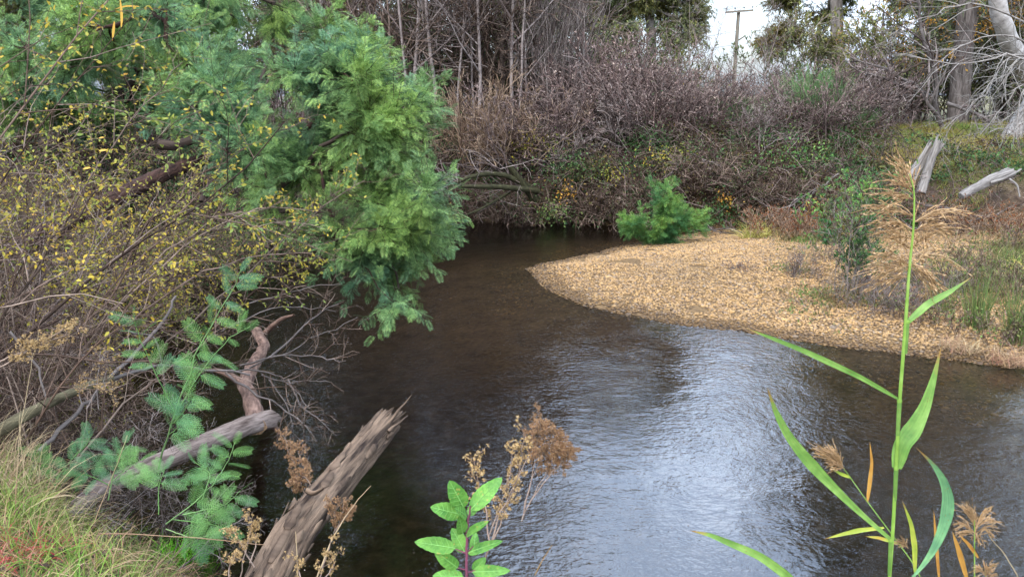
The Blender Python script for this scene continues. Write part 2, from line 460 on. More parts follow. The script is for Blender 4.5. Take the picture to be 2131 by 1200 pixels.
# ------------------------------------------------------------------ ground: one sheet with the river bed, the banks and the gravel bar
RIVER = np.array([(-.3, 2.95), (.5, 2.55), (3, 2.3), (6, 2.2), (12, 2), (45, 0), (45, 12), (20, 15.0), (13, 16.3), (8, 17.4), (4.5, 18.1), (2.6, 19.0), (0, 19.7),
                  (-2, 20), (-3.7, 19.3), (-5.2, 17), (-6, 14), (-5.9, 11), (-5.2, 8), (-4.3, 6.5), (-3.1, 5.2), (-1.95, 4.3), (-1.0, 3.5)], float)
def bp(px, py): return W(px, py)[:2]
BAR = np.array([bp(1098, 560), bp(1150, 605), bp(1230, 640), bp(1400, 672), bp(1560, 690), bp(1700, 712), bp(1900, 738), bp(2131, 768),
                (9, 7.6), (16, 6.6), (45, 5), (45, 20), (8, 19), (4.6, 18.3), bp(1420, 492), bp(1300, 512), bp(1200, 536), bp(1130, 549)], float)
def sdf(poly, x, y):
    """negative inside"""
    d = np.full(x.shape, 1e9); inside = np.zeros(x.shape, bool)
    n = len(poly)
    for i in range(n):
        ax, ay = poly[i]; bx, by = poly[(i + 1) % n]
        ex, ey = bx - ax, by - ay
        t = np.clip(((x - ax) * ex + (y - ay) * ey) / (ex * ex + ey * ey), 0, 1)
        d = np.minimum(d, (x - ax - t * ex) ** 2 + (y - ay - t * ey) ** 2)
        c = ((ay > y) != (by > y)) & (x < (bx - ax) * (y - ay) / (by - ay + 1e-12) + ax)
        inside ^= c
    d = np.sqrt(d); return np.where(inside, -d, d)
def sst(a, b, x):
    t = np.clip((x - a) / (b - a), 0, 1); return t * t * (3 - 2 * t)
def height(x, y, full=False):
    x = np.asarray(x, float); y = np.asarray(y, float)
    wx = x + .22 * fbm(x * .9, y * .9, 3, 5); wy = y + .22 * fbm(x * .9, y * .9, 3, 9)
    dr = sdf(RIVER, wx, wy)
    db = sdf(BAR, x + .10 * fbm(x * 1.7, y * 1.7, 3, 3), y + .10 * fbm(x * 1.7, y * 1.7, 3, 4))
    far = sst(6, 15, y + .25 * np.abs(x))
    right = sst(6.5, 10.5, x)
    steep = (1 - np.exp(-np.maximum(dr, 0) / (.75 + .9 * right)))
    near_h = 1.18 * sst(-.05, 1.0, dr) + .25 * sst(1, 4, dr)
    far_h = 2.15 * steep
    bank = near_h * (1 - far) + far_h * far + .12 * fbm(x * .8, y * .8, 4, 11) * sst(0, 1, dr) + .05 * fbm(x * 4, y * 4, 3, 12) * sst(0, .5, dr)
    bed = -np.minimum(.95 * (1 - np.exp(np.minimum(dr, 0) / 1.3)), .04 * sst(0, .12, db) + .10 * np.maximum(db, 0)) + .02 * fbm(x * 3, y * 3, 3, 2) * sst(0, .4, db) * sst(0, .3, -dr)
    barz = np.minimum(-db * .10, .20 + .10 * sst(1, 5, -db)) + .04 * fbm(x * .7, y * .7, 3, 21) * sst(0, 1, -db) + .012 * fbm(x * 5, y * 5, 2, 22)
    low = np.where(db < 0, barz, bed)
    z = np.where(dr > 0, np.maximum(bank, 0) + np.where(db < 0, np.minimum(barz, .3), 0) * np.exp(-np.maximum(dr, 0)), low)
    if full: return z, dr, db, far, right
    return z
def gz(x, y): return float(height(np.array([x]), np.array([y]))[0])
def G(px, Y, dz=0.):                    # a point of the ground under image column px, Y metres ahead (column read near the horizon)
    u = (px - 1065.5) / FPX; x = u * Y / (CP + .24 * SP) 
    return V(x, Y, gz(x, Y) + dz)

def axis(a, b, s, lim, g=1.18):
    c = list(np.arange(a, b + 1e-6, s)); st = s
    while c[-1] < lim: st *= g; c.append(c[-1] + st)
    st = s; c2 = [a]
    while c2[-1] > -lim: st *= g; c2.append(c2[-1] - st)
    return np.array(c2[:0:-1] + c)
gx = axis(-9, 15, .09, 900); gy = axis(-1, 26, .09, 900)
X, Y_ = np.meshgrid(gx, gy)
Z, DR, DB, FA, RI = height(X, Y_, True)
nx, ny = len(gx), len(gy)
ii, jj = np.meshgrid(np.arange(nx - 1), np.arange(ny - 1))
q = (jj * nx + ii).ravel(); quads = np.stack([q, q + 1, q + nx + 1, q + nx], 1)
b = Buf()
gravel_mask = (1 - sst(.8, 4.5, DB)) * (1 - sst(-.1, .8, DR))
grassy = np.clip(sst(.6, 1.8, DR) * FA * sst(4, 8, X) + (1 - FA) * sst(.2, .6, DR) * .8, 0, 1)
at = np.stack([gravel_mask.ravel(), grassy.ravel(), sst(-.06, .04, Z).ravel()], 1)
b.add(np.stack([X.ravel(), Y_.ravel(), Z.ravel()], 1), quads, 0, at)
m, n, l = base_mat('ground_soil')
at_ = n.new('ShaderNodeAttribute'); at_.attribute_name = 'grain'
sp = n.new('ShaderNodeSeparateXYZ'); l.new(at_.outputs['Vector'], sp.inputs[0])
pos = coords(n, l)
soil = ramp(n, l, noise(n, l, pos, 5, 6, .7), [(.3, rgb('2a211b')), (.55, rgb('4a3d31')), (.75, rgb('6b5a48'))])
vo = n.new('ShaderNodeTexVoronoi'); vo.inputs['Scale'].default_value = 26; l.new(pos, vo.inputs['Vector'])
vbw = n.new('ShaderNodeRGBToBW'); l.new(vo.outputs['Color'], vbw.inputs[0])
grav = mixc(n, l, .55, ramp(n, l, noise(n, l, pos, 3, 4), [(.3, rgb('4c3c2a')), (.7, rgb('685338'))]), vbw.outputs[0], 'SOFT_LIGHT')
gras = ramp(n, l, noise(n, l, pos, 8, 5, .7), [(.3, rgb('3d3a22')), (.5, rgb('565030')), (.7, rgb('6a6040'))])
c1 = mixc(n, l, sp.outputs['Y'], soil, gras)
c2 = mixc(n, l, sp.outputs['X'], c1, grav)
vo2 = n.new('ShaderNodeTexVoronoi'); vo2.inputs['Scale'].default_value = 20; l.new(pos, vo2.inputs['Vector'])
shade(n, l, c2, .9, 0, .2, vo2.outputs['Distance'], .6, .02)
tag(b.build('ground', m, attr=True), 'river bed, earth banks and gravel bar of the creek', kind='structure')

# ------------------------------------------------------------------ water: a closed body of brown creek water
m, n, l = base_mat('creek_water')
wp = coords(n, l, (1, 1.0, 1)); wp2 = coords(n, l, (1.0, 1.5, 1))
a1 = noise(n, l, wp2, 9, 3, .6); a2 = noise(n, l, wp, 26, 2, .5); a3 = noise(n, l, wp, 2.2, 2, .5)
calm = ramp(n, l, noise(n, l, coords(n, l, (.55, .35, 1)), .9, 3), [(.42, (.22, .22, .22)), (.62, (1, 1, 1))])
def madd(n, l, a, k, b_=None):
    x = n.new('ShaderNodeMath'); x.operation = 'MULTIPLY_ADD' if b_ is not None else 'MULTIPLY'
    l.new(a, x.inputs[0])
    if isinstance(k, float): x.inputs[1].default_value = k
    else: l.new(k, x.inputs[1])
    if b_ is not None: l.new(b_, x.inputs[2])
    return x.outputs[0]
hgt = madd(n, l, madd(n, l, a1, 1.0, madd(n, l, a2, .5)), calm, madd(n, l, a3, .9))
bmp = n.new('ShaderNodeBump'); bmp.inputs['Strength'].default_value = 1.; bmp.inputs['Distance'].default_value = .0105
l.new(hgt, bmp.inputs['Height'])
fr = n.new('ShaderNodeFresnel'); fr.inputs['IOR'].default_value = 1.9; l.new(bmp.outputs[0], fr.inputs['Normal'])
gl = n.new('ShaderNodeBsdfGlossy'); gl.inputs['Roughness'].default_value = .03; l.new(bmp.outputs[0], gl.inputs['Normal'])
tr = n.new('ShaderNodeBsdfTransparent')
mx = n.new('ShaderNodeMixShader'); l.new(fr.outputs[0], mx.inputs[0]); l.new(tr.outputs[0], mx.inputs[1]); l.new(gl.outputs[0], mx.inputs[2])
va = n.new('ShaderNodeVolumeAbsorption'); va.inputs['Color'].default_value = (.52, .45, .30, 1); va.inputs['Density'].default_value = 1.5
mo = n.new('ShaderNodeOutputMaterial'); l.new(mx.outputs[0], mo.inputs['Surface']); l.new(va.outputs[0], mo.inputs['Volume'])
b = Buf()
x0, x1, y0, y1, zb = -30, 46, -1, 40, -2.5
b.add([(x0, y0, 0), (x1, y0, 0), (x1, y1, 0), (x0, y1, 0), (x0, y0, zb), (x1, y0, zb), (x1, y1, zb), (x0, y1, zb)],
      [(0, 1, 2, 3), (7, 6, 5, 4), (0, 4, 5, 1), (1, 5, 6, 2), (2, 6, 7, 3), (3, 7, 4, 0)])
tag(b.build('water', m, smooth=False), 'dark rippling creek water', kind='structure')

# ------------------------------------------------------------------ pebbles of the bar
t_ = (1 + 5 ** .5) / 2
ICO = (nrm(np.array([(-1, t_, 0), (1, t_, 0), (-1, -t_, 0), (1, -t_, 0), (0, -1, t_), (0, 1, t_), (0, -1, -t_), (0, 1, -t_), (t_, 0, -1), (t_, 0, 1), (-t_, 0, -1), (-t_, 0, 1)], float)),
       np.array([(0, 11, 5), (0, 5, 1), (0, 1, 7), (0, 7, 10), (0, 10, 11), (1, 5, 9), (5, 11, 4), (11, 10, 2), (10, 7, 6), (7, 1, 8), (3, 9, 4), (3, 4, 2), (3, 2, 6), (3, 6, 8), (3, 8, 9), (4, 9, 5), (2, 4, 11), (6, 2, 10), (8, 6, 7), (9, 8, 1)]))
def pebbles(n, s0, s1, sel, sd, lift=.42):
    seed(sd)
    x = rand(-1.5, 15, n * 3); y = rand(7, 19.5, n * 3)
    z, dr, db, fa, ri = height(x, y, True)
    k = sel(x, y, dr, db) & (np.abs(x) < y * .72 + 1); x, y, z = x[k][:n], y[k][:n], z[k][:n]
    n = len(x)
    s = s0 + (s1 - s0) * rng.random(n) ** 2.2
    tv, tf = ICO
    an = rng.random(n) * 2 * PI
    v = tv[None] * (1 + .22 * rng.normal(size=(n, 12, 1))) * np.stack([s * rand(.8, 1.3, n), s * rand(.7, 1.1, n), s * rand(.42, .75, n)], 1)[:, None]
    c, s_ = np.cos(an)[:, None], np.sin(an)[:, None]
    v = np.stack([v[..., 0] * c - v[..., 1] * s_, v[..., 0] * s_ + v[..., 1] * c, v[..., 2]], -1)
    v += np.stack([x, y, z + s * lift], 1)[:, None]
    bb = Buf(); bb.add(v.reshape(-1, 3), (tf[None] + (np.arange(n) * 12)[:, None, None]).reshape(-1, 3))
    return bb
m, n, l = base_mat('pebble_stone')
g = n.new('ShaderNodeNewGeometry')
c = ramp(n, l, g.outputs['Random Per Island'], [(0, rgb('5a4836')), (.2, rgb('846a4a')), (.5, rgb('98784c')), (.7, rgb('a28358')), (.82, rgb('785f46')), (.92, rgb('8a7862')), (1, rgb('4c423a'))])
k = ramp(n, l, noise(n, l, coords(n, l), 40, 3), [(.3, (.75, .75, .75)), (.7, (1.12, 1.12, 1.12))])
c = mixc(n, l, 1., c, k, 'MULTIPLY')
wet = ramp(n, l, noise(n, l, coords(n, l), .6, 3), [(.3, (.88, .88, .9)), (.7, (1.08, 1.04, 1.0))])
c = mixc(n, l, 1., c, wet, 'MULTIPLY')
zz = n.new('ShaderNodeSeparateXYZ'); l.new(coords(n, l), zz.inputs[0])
c = mixc(n, l, 1., c, ramp(n, l, zz.outputs['Z'], [(0, (.8, .78, .72)), (.006, (.3, .28, .26)), (.032, (.5, .48, .45)), (.06, (1, 1, 1))]), 'MULTIPLY')     # stones at the water's edge are wet
shade(n, l, c, .75, 0, .3)
PEB = m
pb = pebbles(1500, .022, .048, lambda x, y, dr, db: (db < .1) & (dr < .25) & (vnoise(x * 1.3, y * 1.3, 5) > .5), 33, .2)
tag(pb.build('cobbles', PEB, smooth=True), 'larger cobbles scattered over the gravel bar', 'cobbles', kind='stuff')
pb = pebbles(175000, .006, .024, lambda x, y, dr, db: (db < .05) & (dr < .25) & (vnoise(x * 2.3, y * 2.3, 15) > .1), 31)
tag(pb.build('pebbles', PEB, smooth=True), 'tan river pebbles covering the gravel bar', 'pebbles', kind='stuff')
pb = pebbles(14000, .010, .035, lambda x, y, dr, db: (db > -.02) & (db < .9 + .8 * fbm(x * 2, y * 2, 2, 8)) & (dr < -.1), 32, .0)
tag(pb.build('submerged_pebbles', PEB, smooth=True), 'brown pebbles on the shallow creek bed beside the bar', 'pebbles', kind='stuff')
# ------------------------------------------------------------------ far vegetation builders
ORD = ['leftmost', 'second from the left', 'third from the left', 'fourth from the left', 'fifth from the left', 'sixth from the left', 'seventh from the left', 'eighth from the left',
       'ninth from the left', 'tenth from the left', 'eleventh from the left', 'twelfth from the left', 'thirteenth from the left', 'fourteenth from the left', 'fifteenth from the left',
       'sixteenth from the left', 'seventeenth from the left', 'eighteenth from the left', 'nineteenth from the left', 'twentieth from the left']
def trunkline(pts, r0, r1, K=12, wob=.03):
    pts = np.asarray(pts, float); t = np.linspace(0, 1, len(pts)); tt = np.linspace(0, 1, K)
    # smooth (Catmull-like) interpolation
    out = np.stack([np.interp(tt, t, pts[:, i]) for i in range(3)], 1)
    for _ in range(2): out[1:-1] = .25 * out[:-2] + .5 * out[1:-1] + .25 * out[2:]
    L = np.linalg.norm(pts[-1] - pts[0])
    out[1:-1] += rng.normal(size=(K - 2, 3)) * wob * L / K
    return out, r0 + (r1 - r0) * tt
def lobed_tree(name, cat, label, group, trunk, r0, lobes, leafm, barkm, tmpl=EUC, ls=(.09, .16), sprays=3, spl=.5, per=14, tipr=.006, hang=.3, up=0., pref=.45, sd=1, sides=7, sag=0., ang=50, upn=.3, K=12, leafpart='crown', clump=0):
    seed(sd)
    loc = np.asarray(trunk[0], float)
    root = thing(name, loc, label, cat, group)
    T, _ = trunkline(trunk, 1, 1, K)
    tg = np.concatenate([ell(c, r, n_, .5, clump) for c, r, n_ in lobes])
    cen = np.concatenate([np.repeat(np.asarray(c, float)[None], n_, 0) for c, r, n_ in lobes])
    L, R, tr, tips, td = grow(tg, T, tipr, pref=pref, sag=sag)
    k = r0 / max(tr[0], 1e-6); tr = np.linspace(1, .35, K) * r0
    R = np.minimum(R * min(1, k * 1.1), r0 * .6)
    tb = Buf(); TT = T.copy(); TT[0, 2] -= .35; tubes(tb, TT, tr, 12, attr=True); tb.build('trunk', barkm, root, attr=True)
    bb = Buf(); tubes(bb, L, R, sides, attr=True)
    out = nrm(tips - cen[np.argsort(np.linalg.norm(tg - T[-1], axis=1))] if False else td + rng.normal(size=td.shape) * .3)
    n = len(tips)
    base = np.repeat(tips, sprays, 0); dd = nrm(np.repeat(out, sprays, 0) + rng.normal(size=(n * sprays, 3)) * .55)
    S = paths(base, dd, spl * rand(.6, 1.3, n * sprays), 5, up, .12, hang * .4)
    tubes(bb, S, np.full((len(S), 5), tipr) * np.linspace(1, .4, 5), 3, attr=True)
    bb.build('branches', barkm, root, attr=True)
    lb = Buf(); leaves_on(lb, S, per, tmpl, ls[0], ls[1], .05, 1., ang, 0, upn, hang)
    lb.build(leafpart, leafm, root)
    return root

def bare(name, cat, label, group, base, n, h, spread, levels, mat, r0=.02, up=.06, wob=.1, sd=1, leaf=None, leafn=0, ls=(.02, .04), K=7, tmpl=LEAF1, grav=0., minr=.0018, br=.25, leafmid=1.):
    """leafless shrub or tree: n stems, then levels of (count, length factor, angle, t0)"""
    seed(sd)
    root = thing(name, (0, 0, 0), label, cat, group)
    bs = np.concatenate([rng.normal(size=(n, 2)) * br, np.full((n, 1), -.15)], 1)
    a = rng.random(n) * 2 * PI; sp = spread * rng.random(n) ** .7
    d = np.stack([np.cos(a) * sp, np.sin(a) * sp, np.ones(n)], 1)
    Pn = paths(bs, d, h * rand(.55, 1.1, n), K, up, wob, grav); R = r0 * rand(.6, 1.2, n, 1) * np.linspace(1, .25, K)[None]
    if n <= 12:
        for a_, r_ in zip(Pn, R): st = Buf(); tubes(st, a_, r_, 5); st.build('stem', mat, root)
    else: st = Buf(); tubes(st, Pn, R, 5); st.build('stems', mat, root)
    tw = Buf(); last = Pn
    for (m_, lf, ang, t0) in levels:
        Pn, R = kids(Pn, R, m_, t0, 1., ang, lf, 5, up, wob * 1.3, .6, grav)
        R = np.maximum(R, minr); tubes(tw, Pn, R, 3); last = Pn
    if levels: tw.build('twigs', mat, root)
    if leaf is not None:
        lb = Buf(); idx = rng.integers(0, len(last), leafn)
        leaves_on(lb, last[idx], 1, tmpl, ls[0], ls[1], .2, leafmid); lb.build('leaves', leaf, root)
    return root

# ------------------------------------------------------------------ gum trees behind
gums = []
g1 = lobed_tree('gum_tree', 'tree', 'olive gum tree with rounded crown left of the power pole', 'gum trees beyond the far bank',
    [(0, 0, 0), (.2, 0, 3), (-.1, .2, 7), (.3, 0, 10)], .28,
    [((-1.2, 0, 5.6), (1.5, 1.5, 1.5), 110), ((1.5, 0, 4.4), (1.1, 1.3, 1.3), 90), ((.2, 0, 6), (1.6, 1.4, 1.4), 90), ((.2, 0, 8.5), (2.5, 2.2, 2.2), 110), ((1.7, .3, 6.6), (1.1, 1.3, 1.5), 90), ((-.6, 0, 11.2), (2.0, 1.8, 1.4), 60), ((2.1, -.2, 9.6), (1.1, 1.1, 1.2), 35)],
    M['euc'], M['bk_pale'], ls=(.12, .20), sprays=9, spl=.65, per=28, sd=101, tipr=.012, K=12)
g2 = lobed_tree('gum_tree', 'tree', 'brown-green gum tree with forked pale trunk right of the sky gap', 'gum trees beyond the far bank',
    [(0, 0, 0), (-.3, 0, 2.5), (-.8, 0, 5.5), (-.6, .3, 9), (0, 0, 13)], .3,
    [((-.9, 0, 4.8), (1.5, 1.5, 1.4), 100), ((1.4, .5, 6), (2, 2, 1.8), 80), ((0, 0, 8.5), (2.2, 2.2, 2), 130), ((1.0, 0, 11), (2.5, 2.2, 1.8), 90), ((-.4, 0, 14), (2.2, 2, 1.8), 80), ((-1.9, 0, 2.6), (1.4, 1.3, 1.0), 60)],
    M['euc_brown'], M['bk_pale'], ls=(.12, .20), sprays=9, spl=.65, per=26, clump=16, sd=102, tipr=.012)
g3 = lobed_tree('gum_tree', 'tree', 'tall dark gum tree behind the bare thicket', 'gum trees beyond the far bank',
    [(0, 0, 0), (.3, 0, 5), (0, .2, 10), (.5, 0, 16)], .32,
    [((-1.8, 0, 7), (2, 2, 1.8), 60), ((2.2, 0, 8.5), (2, 2, 1.8), 60), ((0, 0, 12), (3.2, 2.8, 2.2), 110), ((-1.5, 0, 15.5), (2.4, 2.2, 2), 70), ((1.8, .3, 16.5), (2.4, 2.2, 2), 70), ((0, 0, 4.5), (2.6, 2.4, 1.6), 60)],
    M['euc'], M['bk_grey'], ls=(.15, .28), sprays=3, spl=.9, per=14, sd=103, tipr=.013)
def gpx(px, Y): return G(px, Y)
moveto(g1, gpx(1345, 38), .3, 1.0)
moveto(g2, gpx(1752, 34), .0, 1.05)
moveto(g3, gpx(640, 34), .4, 1.0)
GL = 'gum trees beyond the far bank'
for i, (src, px, Y, rz, sc, lab) in enumerate([
    (g3, 905, 40, 1.2, 1.0, 'tall gum tree rising behind the thin grey bare trees'),
    (g1, 1130, 46, 2.2, 1.25, 'olive gum tree behind the tall dark whip thicket'),
    (g3, 1010, 31, 3.9, .95, 'tall narrow gum tree just behind the orange-brown twiggy willow'),
    (g2, 770, 29, 2.0, 1.0, 'gum tree behind the leaning bare trunk at the wattle edge'),
    (g3, 480, 30, 5.0, 1.1, 'gum tree behind the top of the big green wattle'),
    (g2, 250, 27, 1.0, 1.1, 'gum tree behind the yellow-leaved shrubs at upper left'),
    (g3, 20, 24, 2.5, 1.0, 'gum tree at the far upper left corner'),
    (g2, 1900, 30, 3.6, 1.1, 'gum tree behind the white leaning trunk, left one'),
    (g3, 2090, 33, 4.4, 1.1, 'gum tree behind the white leaning trunk, right one'),
    (g1, 1990, 42, 5.4, 1.2, 'distant olive gum tree far behind the right bank'),
    (g3, 2330, 27, .7, 1.0, 'tall gum tree at the right edge behind the grassy bank'),
    (g3, 2600, 22, 1.9, 1.05, 'tall gum tree beyond the right edge of the photo'),
    (g3, 2000, 24.5, 1.9, .95, 'tall gum tree standing at the back of the grassy right bank'),
    (g2, 560, 44, 4.2, 1.2, 'distant gum tree seen through gaps above the wattle'),
    (g1, 1230, 58, .2, 1.2, 'small distant gum tree left of the rounded olive crown')]):
    gums.append(dup(src, gpx(px, Y), rz, sc, lab, GL))

yl = lobed_tree('yellow_leaved_tree', 'tree', 'small tree with scattered golden autumn leaves beside the white leaning trunk', 'golden-leaved trees on the right bank',
    [(0, 0, 0), (.2, 0, 1.5), (0, .2, 3), (.2, 0, 4.2)], .09,
    [((-.9, 0, 2.6), (1.2, 1, .9), 40), ((.8, 0, 3.6), (1.2, 1.1, 1), 45), ((0, 0, 5), (1.4, 1.2, 1.1), 50)],
    M['orange'], M['bk_grey'], tmpl=LEAF1, ls=(.06, .12), sprays=3, spl=.5, per=7, sd=104, tipr=.007)
moveto(yl, gpx(1985, 25), 0, 1.0)
for px, Y, rz, sc, lab in [(1830, 27, 2, .8, 'low golden-leaved tree right of the forked pale gum trunk'), (2090, 27.5, 4, 1.1, 'golden-leaved tree directly behind the white leaning trunk'),
                           (2200, 23, 1.4, 1.0, 'golden-leaved tree at the right edge of the photo')]:
    dup(yl, gpx(px, Y), rz, sc, lab)

# ------------------------------------------------------------------ leafless trees and shrubs on the far bank
bt = bare('bare_tree', 'tree', '', 'thin bare trees on the far bank', 0, 2, 8.5, .12, [(15, .36, 42, .15), (7, .5, 45, .15), (3, .55, 45, .2)], M['tw_grey'], .055, .07, .06, sd=201, K=12, minr=.0075, br=.12)
bt2 = bare('bare_tree', 'tree', '', 'thin bare trees on the far bank', 0, 3, 7, .3, [(14, .42, 50, .12), (7, .5, 50, .15), (3, .55, 50, .2)], M['tw_brown'], .05, .03, .12, sd=202, K=12, minr=.0075, br=.15)
spots = [(745, 22.5, .3, 1.0, bt), (800, 21.5, 2, .9, bt2), (850, 21.3, 1.2, 1.1, bt), (885, 23, 2.6, 1.0, bt2), (925, 21.2, 3.4, 1.05, bt), (965, 22.6, 4.2, 1.0, bt2), (1000, 21.6, 5, 1.0, bt), (1040, 23.2, .9, 1.1, bt2),
         (1065, 21.4, 1.9, 1.0, bt), (1105, 24, 2.9, 1.05, bt2), (690, 24, .6, 1.1, bt2), (1180, 26, .6, .8, bt), (660, 22, 1.6, .95, bt)]
spots.sort()
done = set()
for i, (px, Y, rz, sc, src) in enumerate(spots):
    lab = 'thin leafless grey-brown tree on the far bank, ' + ORD[i]
    if src.name not in done: moveto(src, gpx(px, Y), rz, sc); src['label'] = lab; done.add(src.name)
    else: dup(src, gpx(px, Y), rz, sc, lab)

wh = bare('whip_willow', 'willow', 'dense clump of tall dark upright whips left of the purple shrubs', 'tall whip thickets', 0, 24, 6.2, .18, [(6, .4, 22, .25), (3, .5, 28, .2)], M['tw_red'], .028, .05, .05, sd=203, K=9, minr=.007, br=.45)
moveto(wh, gpx(1150, 23), 0, .9)
dup(wh, gpx(1205, 25.5), 2, .6, 'shorter clump of reddish upright whips beside the rounded olive gum')
dup(wh, gpx(1135, 21.6), 1.2, .62, 'low front clump of dark whips above the bramble bank')

ps = bare('purple_shrub', 'shrub', '', 'purple-grey shrubs on the far bank', 0, 16, 1.75, .75, [(8, .5, 38, .15), (6, .5, 42, .2)], M['tw_purple'], .018, .05, .15, sd=204, minr=.0062, leaf=M['pale'], leafn=1900, ls=(.035, .075))
ps2 = bare('purple_shrub', 'shrub', '', 'purple-grey shrubs on the far bank', 0, 18, 1.5, .95, [(8, .55, 40, .1), (6, .5, 45, .2)], M['tw_grey'], .017, .04, .17, sd=205, minr=.0062, leaf=M['pale'], leafn=800, ls=(.03, .06))
spots = [(1195, 20.6, 1.15), (1240, 21.8, 1.45), (1290, 20.4, 1.2), (1330, 21.6, 1.4), (1375, 20.2, 1.15), (1420, 21.5, 1.2), (1470, 20.3, .95), (1520, 20.8, .75), (1565, 19.8, .7), (1610, 21, .85),
         (1660, 20, .9), (1700, 19.6, .8), (1745, 20.5, 1.0), (1800, 21.2, 1.1), (1850, 23, 1.2), (1150, 19.9, 1.0), (1080, 20.2, 1.2), (1640, 25.5, 1.0)]
spots.sort(); seed(5)
done = set()
for i, (px, Y, sc) in enumerate(spots):
    src = ps if i % 3 != 1 else ps2
    lab = 'twiggy purple-grey leafless shrub on the far bank, ' + ORD[i]
    rz = float(rand(0, 6))
    if src.name not in done: moveto(src, gpx(px, Y), rz, sc); src['label'] = lab; done.add(src.name)
    else: dup(src, gpx(px, Y), rz, sc, lab)
seed(210)
WS = 'thin whip saplings beside the power pole'
for i, (px, Y, sc) in enumerate([(1455, 22, .36), (1585, 23, .36)]):
    dup(bt, gpx(px, Y), i * 1.3, sc, 'thin leafless whip sapling against the sky near the power pole, ' + ['left of it', 'right of it'][i], WS)
# low shrubs rooted on the bank face
fs = bare('bramble_shrub', 'shrub', '', 'dark twiggy shrubs on the far bank face', 0, 26, 1.35, 1.3, [(7, .55, 45, .1), (5, .5, 50, .2)], M['tw_brown'], .013, -.02, .16, sd=206, minr=.0055, leaf=M['dark'], leafn=900, ls=(.04, .07), grav=.12)
spots = [(870, 20.4, 1.0), (960, 20.0, .9), (1040, 19.7, 1.0), (1120, 19.4, .9), (1180, 19.2, 1.0), (1240, 19.2, 1.0), (1300, 18.9, 1.1), (1360, 18.9, 1.0), (1430, 18.7, 1.1), (1490, 18.5, 1.0), (1550, 18.3, 1.0), (1620, 18.0, 1.0), (1690, 17.8, .9),
         (1760, 17.6, .9), (1830, 17.4, .8)]
for i, (px, Y, sc) in enumerate(spots):
    lab = 'tangled dark bramble shrub low on the far bank face, ' + ORD[i]
    if i == 0: moveto(fs, gpx(px, Y), 0, sc); fs['label'] = lab
    else: dup(fs, gpx(px, Y), float(rand(0, 6)), sc, lab)

# undergrowth behind the right bank, closing the view below the crowns
ug = bare('understorey_shrub', 'shrub', '', 'understorey shrubs under the gum trees', 0, 14, 2.6, .7, [(8, .5, 40, .12), (6, .5, 45, .15)], M['tw_grey'], .022, .04, .12, sd=207, minr=.006, leaf=M['euc'], leafn=4600, ls=(.07, .14))
spots = [(1700, 27, 1.2), (1790, 25, 1.1), (1870, 26, 1.2), (1935, 27.5, 1.3), (2010, 29, 1.3), (2080, 27, 1.2), (2160, 25, 1.2), (2260, 22, 1.1), (830, 25, 1.2), (900, 26, 1.4), (970, 25, 1.3), (1050, 27, 1.5), (720, 26, 1.5), (600, 25, 1.4),
         (470, 23, 1.5), (330, 22, 1.5), (1130, 27, 1.4), (1400, 30, 1.1), (1320, 31, 1.2), (1250, 30, 1.2)]
spots.sort()
for i, (px, Y, sc) in enumerate(spots):
    lab = 'brown-green understorey shrub beneath the gum trees, ' + ORD[i]
    if i == 0: moveto(ug, gpx(px, Y), 0, sc); ug['label'] = lab
    else: dup(ug, gpx(px, Y), float(rand(0, 6)), sc, lab)

# orange-brown hanging willow over the dark limbs
ow = bare('twiggy_willow', 'willow', 'orange-brown leafless willow drooping over the far water edge', None, 0, 26, 2.0, 1.6, [(8, .5, 40, .1), (7, .5, 45, .15)], M['tw_orange'], .018, .02, .13, sd=208, minr=.006, br=.4, grav=.14)
moveto(ow, P(1040, 330, 20.1), 0, .9)
ow2 = bare('twiggy_willow', 'willow', 'upright orange twigged willow shrub behind the drooping one', None, 0, 30, 2.0, .8, [(8, .5, 30, .1), (6, .5, 35, .15)], M['tw_orange'], .016, .05, .12, sd=209, minr=.006, br=.45)
moveto(ow2, gpx(1010, 20.6), 0, 1.0)
seed(61)
root = thing('leaning_willow_limbs', P(1125, 428, 19.2), 'dark mossy forked willow limbs leaning left over the far water', 'fallen tree')
b = Buf()
for pts, r0, r1 in [([(1140, 440, 19.4), (1095, 395, 19.0), (1060, 345, 18.8)], .13, .07), ([(1110, 392, 19.1), (1030, 350, 18.6), (960, 375, 18.0), (925, 392, 17.8)], .075, .03),
                    ([(1120, 398, 19.1), (1040, 388, 18.4), (960, 388, 17.9)], .08, .04), ([(1060, 400, 19.0), (1010, 430, 18.4), (960, 452, 18)], .04, .02), ([(1150, 445, 19.5), (1180, 400, 19.6), (1215, 370, 19.9)], .16, .12)]:
    T, R = trunkline([P(*q) for q in pts], r0, r1, 9); tubes(b, T, R, 8, attr=True)
b.build('limb', M['bk_limb'], root, attr=True)
b = Buf(); base = np.array([P(*q) for q in [(960, 385, 18), (1000, 365, 18.4), (1040, 352, 18.6), (1080, 390, 19), (930, 390, 17.8)] for _ in range(6)])
T = paths(base, rdir(30) + V(-.4, -.2, .5), rand(.6, 1.5, 30), 6, -.03, .2); R = np.full((30, 6), .010) * np.linspace(1, .3, 6); tubes(b, T, R, 4)
T2, R2 = kids(T, R, 6, .2, 1, 45, .5); tubes(b, T2, np.maximum(R2, .003), 3); b.build('twigs', M['tw_grey'], root)

